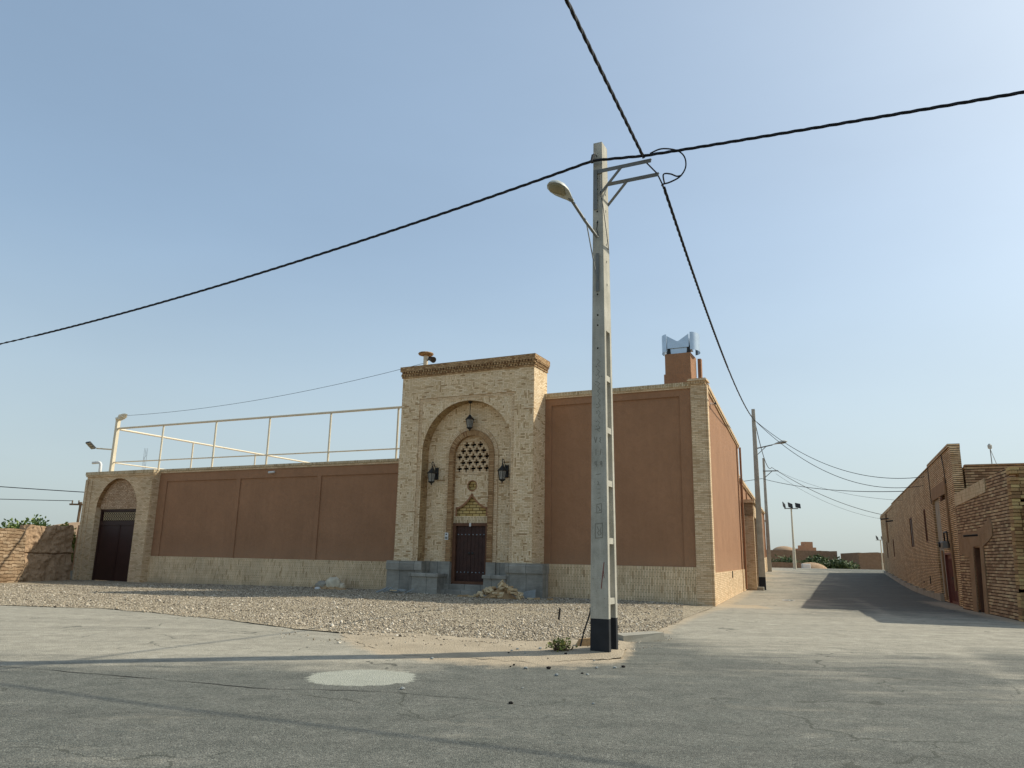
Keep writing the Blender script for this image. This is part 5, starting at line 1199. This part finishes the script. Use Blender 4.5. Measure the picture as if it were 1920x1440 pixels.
def far_pylon():
    t = thing('far_power_pole', 'tiny distant power pole with crossarm above the mud dome', 'power pole', (-40, 71, 0))
    mb = MB(); mb.tube([(-40, 71, -.3), (-39.9, 71, 5.6)], .12, 6); mb.build('pole', M_['bark'], t)
    mb = MB(); mb.box(-40.9, -38.7, 70.9, 71.1, 5.3, 5.45)
    for x in (-40.7, -40.1, -39.4, -38.9): mb.tube([(x, 71, 5.4), (x, 71, 5.75)], .06, 6)
    mb.build('cross_arm', M_['bark'], t)
    bundle((-40.7, 71, 5.7), (-110, 50, 6.6), .5, .03, 'thin distant wire going left from the tiny far pole', 1)
    bundle((-39, 71, 5.7), (20, 95, 5.5), 1.0, .02, 'thin distant wire going right from the tiny far pole behind the gateway', 1)
far_pylon()
def radio_mast():
    mb = MB(); c = Vector((-85, 175, 0))
    for k in range(3):
        a = 2.09*k; q = Vector((math.cos(a)*.35, math.sin(a)*.35, 0)); mb.tube([c+q, c+q+Vector((0, 0, 24.5))], .04, 4)
    for i in range(22):
        z = 1+i*1.05; a, b = 2.09*(i % 3), 2.09*((i+1) % 3)
        mb.tube([c+Vector((math.cos(a)*.35, math.sin(a)*.35, z)), c+Vector((math.cos(b)*.35, math.sin(b)*.35, z+1.05))], .03, 4)
    o = mb.build('radio_mast', M_['steel']); recentre(o, c); tag(o, 'thin distant lattice radio mast seen through the rail fence', 'mast')
radio_mast()

# ------------------------------------------------------------------ far village at the end of the alley
def village():
    def wall(name, lab, x0, x1, y, z1, mat='farmud', th=.6, z0=-1.2, seed=1, cat='wall', dy=0.):
        t = thing(name, lab, cat, ((x0+x1)/2, y, 0)); mb = MB(); n = max(6, int((x1-x0)/.5)); P = []
        for i in range(n+1): P.append((x0+(x1-x0)*i/n, y+dy*i/n, z1+.10*nz(i, 0, .35, seed)+.05*nz(i, 0, 1.1, seed+2)))
        for a, b in zip(P, P[1:]):
            mb.hexa([(a[0], a[1], z0), (b[0], b[1], z0), (b[0], b[1]+th, z0), (a[0], a[1]+th, z0), a, b, (b[0], b[1]+th, b[2]-.1), (a[0], a[1]+th, a[2]-.1)])
        mb.build('wall', M_[mat], t); return t
    wall('mud_house', 'long flat brown mud house with a level roof behind the bushes', 39, 49.4, 116, 3.15, th=6, cat='house')
    wall('mud_house', 'plain brown mud house to the right of the gap in the village', 49.9, 54.3, 110, 2.95, seed=4, th=6, cat='house')
    wall('mud_house', 'lower brown mud house next to the pale boundary wall', 54.3, 57.3, 112, 2.55, seed=6, th=6, cat='house')
    wall('mud_wall', 'low pale mud wall beside the far brick corner', 57.0, 75, 112, 1.55, 'mud', seed=8)
    wall('low_stone_wall', 'low rubble wall with a pale top at the end of the alley', 28.8, 32.0, 84.5, 1.35, 'farmud', .4, 0, 3)
    t = thing('ruined_tower', 'broken mud tower stub rising above the flat village roofs', 'ruin', (46, 120, 0)); mb = MB()
    for x0, x1, z in ((44.9, 45.6, 3.5), (45.6, 46.1, 4.0), (46.1, 47.4, 4.55), (47.4, 47.9, 3.7)): mb.box(x0, x1, 120, 121.5, 0, z)
    mb.build('wall', M_['pinkmud'], t)
    for c, r, h, lab in (((43.2, 121.), 1.9, 3.85, 'low mud dome on the flat roofs left of the broken tower'), ((39.3, 122.), 1.6, 3.7, 'flatter mud dome near the far power pole')):
        mb = MB(); n = 16; rings = [[(c[0]+r*math.cos(math.pi/2*i/6)*math.cos(6.283*k/n), c[1]+r*math.cos(math.pi/2*i/6)*math.sin(6.283*k/n), 2.8+(h-2.8)*math.sin(math.pi/2*i/6)) for k in range(n)] for i in range(7)]
        for A, B in zip(rings, rings[1:]):
            for k in range(n): mb.face([A[k], A[(k+1) % n], B[(k+1) % n], B[k]])
        o = mb.build('roof_dome', M_['mud'], smooth=True); recentre(o, (c[0], c[1], 2.8)); tag(o, lab, 'dome')
    # half-buried rounded oven and a pale box near the crest
    mb = MB(); n = 18; c = (33.6, 86.); rings = [[(c[0]+1.9*math.cos(math.pi/2*i/8)*math.cos(6.283*k/n), c[1]+1.6*math.cos(math.pi/2*i/8)*math.sin(6.283*k/n), .3+1.12*math.sin(math.pi/2*i/8)) for k in range(n)] for i in range(9)]
    for A, B in zip(rings, rings[1:]):
        for k in range(n): mb.face([A[k], A[(k+1) % n], B[(k+1) % n], B[k]])
    o = mb.build('mud_vault', M_['mud'], smooth=True); recentre(o, (c[0], c[1], .4)); tag(o, 'small rounded mud vault at the crest of the alley', 'vault')
    mb = MB(); mb.bev(31.6, 32.4, 83, 83.6, .3, 1.25, .04); o = mb.build('utility_box', M_['white']); recentre(o, (31.9, 83.4, .5)); tag(o, 'pale grey utility box beside the small mud vault', 'utility box')
    for i, (x, y, r, lab) in enumerate(((36.5, 103, (2.3, 1.5, 1.9), 'dark green bush behind the near floodlight mast'), (40.3, 101, (2.6, 1.6, 2.0), 'broad dusty green bush in the middle of the village'), (43.0, 100, (2.0, 1.5, 1.7), 'olive green bush at the right end of the village bushes'), (43.2, 108, (1.2, 1., 2.5), 'slim dark tree against the long flat mud house'))):
        bush('bush', lab, 'bush', (x, y, -.4), r, 2600, .34, M_['leafB'], 40+i, 26, 'bushes in the village', stemh=.3)
    # bank of pale earth
    mb = MB(); n = 24
    P = [(46+10*i/n, 96, .35+.45*math.exp(-((i-8)/6)**2)+.15*nz(i, 0, .5, 3)) for i in range(n+1)]
    for a, b in zip(P, P[1:]):
        mb.face([(a[0], a[1]-4, -.2), (b[0], b[1]-4, -.2), b, a]); mb.face([a, b, (b[0], b[1]+4, -.3), (a[0], a[1]+4, -.3)])
    tag(mb.build('earth_bank', M_['sand'], smooth=True), kind='structure')
village()
def flood_mast(loc, h, lab, heads):
    z0 = H(*loc); t = thing('floodlight_mast', lab, 'floodlight', (loc[0], loc[1], z0), WORLD, 'cream floodlight masts past the alley'); x, y = loc
    mb = MB(); mb.tube([(x, y, z0-.3), (x, y, z0+h*.35)], .16, 10, r1=.13); mb.tube([(x, y, z0+h*.35), (x, y, z0+h)], .10, 10, r1=.07); mb.build('pole', M_['cream'], t, smooth=True)
    mb = MB(); mb.box(x-.65, x+.65, y-.04, y+.04, z0+h-.04, z0+h+.04); mb.build('cross_arm', M_['grey'], t)
    for dx, a in heads:
        mb = MB(); c = Vector((x+dx, y-.1, z0+h+.28)); ca, sa = math.cos(a), math.sin(a)
        P = [Vector((px*ca, py+.25*pz, pz-px*sa*.6)) for px, py, pz in ((-.24, -.08, -.22), (.24, -.08, -.22), (.24, .08, -.22), (-.24, .08, -.22), (-.24, -.08, .22), (.24, -.08, .22), (.24, .08, .22), (-.24, .08, .22))]
        mb.hexa([c+p for p in P]); mb.build('lamp_head', M_['iron'], t)
flood_mast((27.0, 73.), 5.6, 'tall cream floodlight mast with three black lamps at the end of the alley', [(-.7, 1.1), (-.1, .6), (.62, .3)])
flood_mast((53.2, 110), 4.9, 'distant cream floodlight mast beside the far brick corner', [(-.5, 1.0), (.35, .2)])

# ------------------------------------------------------------------ loose things on the ground
def brick_heap():
    rnd = random.Random(12); meshes = []
    for k in range(5):
        mb = MB(); l, w_, h_ = (.20, .10, .055) if k < 2 else (.13+.02*k, .10, .055)
        a = [(-l/2, -w_/2, 0), (l/2, -w_/2, 0), (l/2, w_/2, 0), (-l/2, w_/2, 0), (-l/2, -w_/2, h_), (l/2, -w_/2, h_), (l/2, w_/2, h_), (-l/2, w_/2, h_)]
        a = [(x+rnd.uniform(-.02, .02), y+rnd.uniform(-.012, .012), z+rnd.uniform(-.008, .008)) for x, y, z in a]; mb.hexa(a)
        o = mb.build('loose_brick', M_['brickA' if k % 3 else 'brickB']); meshes.append(o)
    first = [True]*5
    def put(k, p, rot, lab, grp):
        o = meshes[k] if first[k] else meshes[k].copy()
        if not first[k]: COL.objects.link(o)
        first[k] = False; o.location = p; o.rotation_euler = rot; tag(o, lab, 'brick', grp)
    c = FA.w((-6.25, -1.95, 0)); i = 0
    for _ in range(66):
        r = rnd.random()**.62; a = rnd.uniform(0, 6.283); x = .92*r*math.cos(a); y = .5*r*math.sin(a)
        q = c+Vector((x*math.cos(R(-26))-y*math.sin(R(-26)), x*math.sin(R(-26))+y*math.cos(R(-26)), 0))
        top = .46*(1-r)**.85+.02; z = gravel_h(q.x, q.y)+max(.0, top-rnd.uniform(0, .05))
        put(rnd.randrange(5), (q.x, q.y, z), (rnd.gauss(0, .45), rnd.gauss(0, .45), rnd.uniform(0, 6.28)), 'buff brick lying in the heap beside the portal steps', 'loose bricks in the heap by the steps')
    for dx, dy in ((.95, -.05), (1.15, .1), (1.55, .15), (-.95, -.1), (-1.15, .1), (-1.3, -.05)):
        q = c+Vector((dx, dy-dx*.45, 0)); put(rnd.randrange(5), (q.x, q.y, gravel_h(q.x, q.y)), (0, rnd.gauss(0, .1), rnd.uniform(0, 6)), 'stray buff brick lying flat just outside the heap', 'stray bricks around the heap')
    # fill so that the heap is not hollow
    mb = MB(); n = 18; rings = [[(.62*f*math.cos(6.283*k/n), .36*f*math.sin(6.283*k/n), (.36*(1-f)**.9-.02)) for k in range(n)] for f in (1., .75, .5, .25, .02)]
    for A, B in zip(rings, rings[1:]):
        for k in range(n): mb.face([A[k], A[(k+1) % n], B[(k+1) % n], B[k]])
    o = mb.build('rubble', M_['brickB']); o.location = (c.x, c.y, gravel_h(c.x, c.y)); o.rotation_euler = (0, 0, R(-26)); tag(o, 'broken brick rubble filling the heap beside the portal steps', 'rubble', kind='stuff')
brick_heap()
def shards():
    rnd = random.Random(4); c = FA.w((-10.45, -1.55, 0))
    for i, lab in enumerate(('long pale grey stone shard leaning at the left of the slab scraps', 'pale stone shard lying second in the scraps by the portal base', 'short dark-edged stone shard in the middle of the slab scraps', 'tilted light stone shard right of the middle scrap', 'broad grey stone shard at the right end of the slab scraps', 'small flat beige shard in front of the slab scraps')):
        mb = MB(); l = (.55, .4, .32, .36, .42, .25)[i]; w_ = (.2, .16, .2, .16, .26, .2)[i]
        mb.prism([(-l/2, -w_/2), (l/2*.8, -w_/2*.8), (l/2, w_/2*.6), (-l/2*.6, w_/2)], 'z', 0, .035); o = mb.build('stone_shard', M_['slab' if i != 5 else 'brickA'])
        q = c+Vector((-.62+.26*i, .18-.11*i+(-.25 if i == 5 else 0), 0)) if i < 5 else c+Vector((-.1, -.35, 0))
        o.location = (q.x, q.y, gravel_h(q.x, q.y)+.05+.03*(i % 2)); o.rotation_euler = (rnd.uniform(.2, .6) if i < 5 else 0, rnd.uniform(-.5, .5) if i < 5 else .05, rnd.uniform(-.8, .8)); tag(o, lab, 'stone shard', 'stone scraps by the portal base')
    mb = MB(); mb.prism([(-.3, 0), (.3, .02), (.28, .3), (-.1, .22)], 'y', 0, .03); o = mb.build('stone_slab', M_['slab']); q = FA.w((-5.55, -1.5, 0)); o.location = (q.x, q.y, gravel_h(q.x, q.y)); o.rotation_euler = (-.3, 0, R(-26)); tag(o, 'pale stone slab leaning behind the brick heap', 'stone slab')
shards()
def sack(c, r, lab, seed, mat):
    mb = MB(); n, m = 18, 10; rings = []
    for i in range(m+1):
        a = math.pi*i/m; ring = []
        for k in range(n):
            b = 6.283*k/n; d = Vector((math.sin(a)*math.cos(b), math.sin(a)*math.sin(b), math.cos(a))); s = 1+.28*mnoise.noise(d*2.2+Vector((seed, 2, 1)))+.10*mnoise.noise(d*6+Vector((seed, 5, 1)))
            ring.append((r[0]*d.x*s, r[1]*d.y*s, max(-.02, r[2]*.55+r[2]*d.z*s*.8)))
        rings.append(ring)
    for A, B in zip(rings, rings[1:]):
        for k in range(n): mb.face([A[k], B[k], B[(k+1) % n], A[(k+1) % n]])
    o = mb.build('sack', mat, smooth=True); p = FA.w(c); o.location = (p.x, p.y, gravel_h(p.x, p.y)); o.rotation_euler = (0, 0, R(-26)); tag(o, lab, 'sack', 'sacks of rubble by the left wall')
sack((-13.72, -.95, 0), (.34, .24, .32), 'large pale sack standing right of centre among the rubbish by the long wall', 1, M_['bag'])
sack((-13.36, -.9, 0), (.14, .13, .18), 'small pale bag at the right end of the rubbish by the long wall', 3, M_['bag'])
sack((-14.22, -1.0, 0), (.27, .2, .22), 'dark slumped sack at the left of the rubbish by the long wall', 5, M_['conc'])
sack((-14.0, -.6, 0), (.22, .17, .36), 'brown torn paper sack behind the large pale sack', 8, M_['brickB'])
sack((-14.0, -1.5, 0), (.12, .09, .07), 'scrap of white plastic in front of the sacks', 9, M_['white'])
def rubbish_mound():
    mb = MB(); n = 26; rr = random.Random(6)
    rings = [[(.85*f*math.cos(6.283*k/n)*(1+.12*nz(k, f, .7, 4)), .42*f*math.sin(6.283*k/n)*(1+.12*nz(k, f, .7, 8)), .20*(1-f)**.8+.05*nz(k, f*5, .8, 5)*(1-f)-.02) for k in range(n)] for f in (1., .8, .6, .4, .2, .02)]
    for A, B in zip(rings, rings[1:]):
        for k in range(n): mb.face([A[k], A[(k+1) % n], B[(k+1) % n], B[k]])
    for i in range(70):
        a, f = rr.uniform(0, 6.28), rr.random()**.6; c = Vector((.85*f*math.cos(a), .42*f*math.sin(a), .2*(1-f)**.8)); q = rr.uniform(.02, .06)
        P = [c+Vector((rr.uniform(-q, q), rr.uniform(-q, q), rr.uniform(-q*.4, q))) for _ in range(4)]
        for t_ in ((0, 1, 2), (0, 2, 3), (0, 3, 1), (1, 3, 2)): mb.face([P[k] for k in t_])
    o = mb.build('rubbish', M_['brickB']); p = FA.w((-13.85, -.95, 0)); o.location = (p.x, p.y, gravel_h(p.x, p.y)); o.rotation_euler = (0, 0, R(-26)); tag(o, 'low mound of brown building rubbish under the sacks by the long wall', 'rubble', kind='stuff')
rubbish_mound()
def bits():
    mb = MB(); g = gravel_h(1.09, 16.83); mb.tube([(1.09, 16.83, g-.05), (1.12, 16.8, g+.24)], .022, 6); o = mb.build('iron_peg', M_['iron']); recentre(o, (1.09, 16.83, g)); tag(o, 'short black iron peg sticking up from the gravel left of the pole', 'peg')
    x, y = 1.18, 12.35; g = gravel_h(x, y)
    mb = MB(); mb.tube([(1.12, 12.2, g-.02), (1.18, 12.2, g+.22), (1.27, 12.15, g+.5), (1.305, 12.0, g+.78), (1.305, 12., g+.92)], .012, 6); o = mb.build('bent_cable', M_['cable'], smooth=True); recentre(o, (1.12, 12.2, g)); tag(o, 'thin black cable end standing up behind the foot of the corner pole', 'cable')
    mb = MB(); mb.hexa([(-.42, -.18, -.05), (.42, -.12, -.05), (.40, .2, -.05), (-.4, .16, -.05), (-.42, -.18, .05), (.40, -.10, .085), (.36, .18, .085), (-.4, .16, .06)])
    o = mb.build('concrete_slab', M_['conc']); o.location = (2.28, 13.55, .05); o.rotation_euler = (0, 0, .35); tag(o, 'broken flat concrete slab on the gravel edge right of the corner pole', 'slab')
    mb = MB(); mb.hexa([(-.2, -.1, 0), (.25, -.08, 0), (.2, .1, 0), (-.2, .12, 0), (-.16, -.07, .1), (.2, -.06, .13), (.16, .08, .12), (-.15, .09, .09)]); o = mb.build('stone', M_['brickB']); o.location = (1.28, 12.35, sand_z(1.28, 12.35)); tag(o, 'brown stone half buried just behind the pole foot', 'stone')
    # crumpled white litter at the alley wall
    mb = MB(); r = random.Random(2)
    for i in range(10):
        a = [(r.uniform(-.25, .25), r.uniform(-.12, .12), r.uniform(.0, .05)) for _ in range(3)]; mb.face(a); mb.face(a[::-1])
    q = FS.w((5.2, -2.1, 0)); o = mb.build('litter', M_['white']); o.location = (q.x, q.y, H(q.x, q.y)+.01); tag(o, 'crumpled white litter on the alley road near the sunlit wall', 'litter')
    rs = random.Random(9)
    for i in range(26):
        x = rs.uniform(-1.2, 1.5); y = interp(SL, x)+rs.uniform(-.9, 2.2) if i < 22 else rs.uniform(7.5, 9); s = rs.uniform(.012, .032); z = max(sand_z(x, y), H(x, y)) if y > interp(SL, x) else H(x, y)+.012*nz(x, y, .35, 2)
        mb = MB(); n = 7; rings = [[(s*math.sin(a)*math.cos(6.283*k/n)*rs.uniform(.7, 1.3), s*math.sin(a)*math.sin(6.283*k/n)*rs.uniform(.7, 1.3), s*.6*math.cos(a)) for k in range(n)] for a in (.05, .9, 1.7, 2.5, 3.1)]
        for A, B in zip(rings, rings[1:]):
            for k in range(n): mb.face([A[k], A[(k+1) % n], B[(k+1) % n], B[k]])
        o = mb.build('pebble', M_['slab' if i % 3 else 'dark']); o.location = (x, y, z+s*.4); tag(o, 'small stray stone lying on the sand and asphalt before the pole', 'stone', 'stray stones before the pole')
bits()
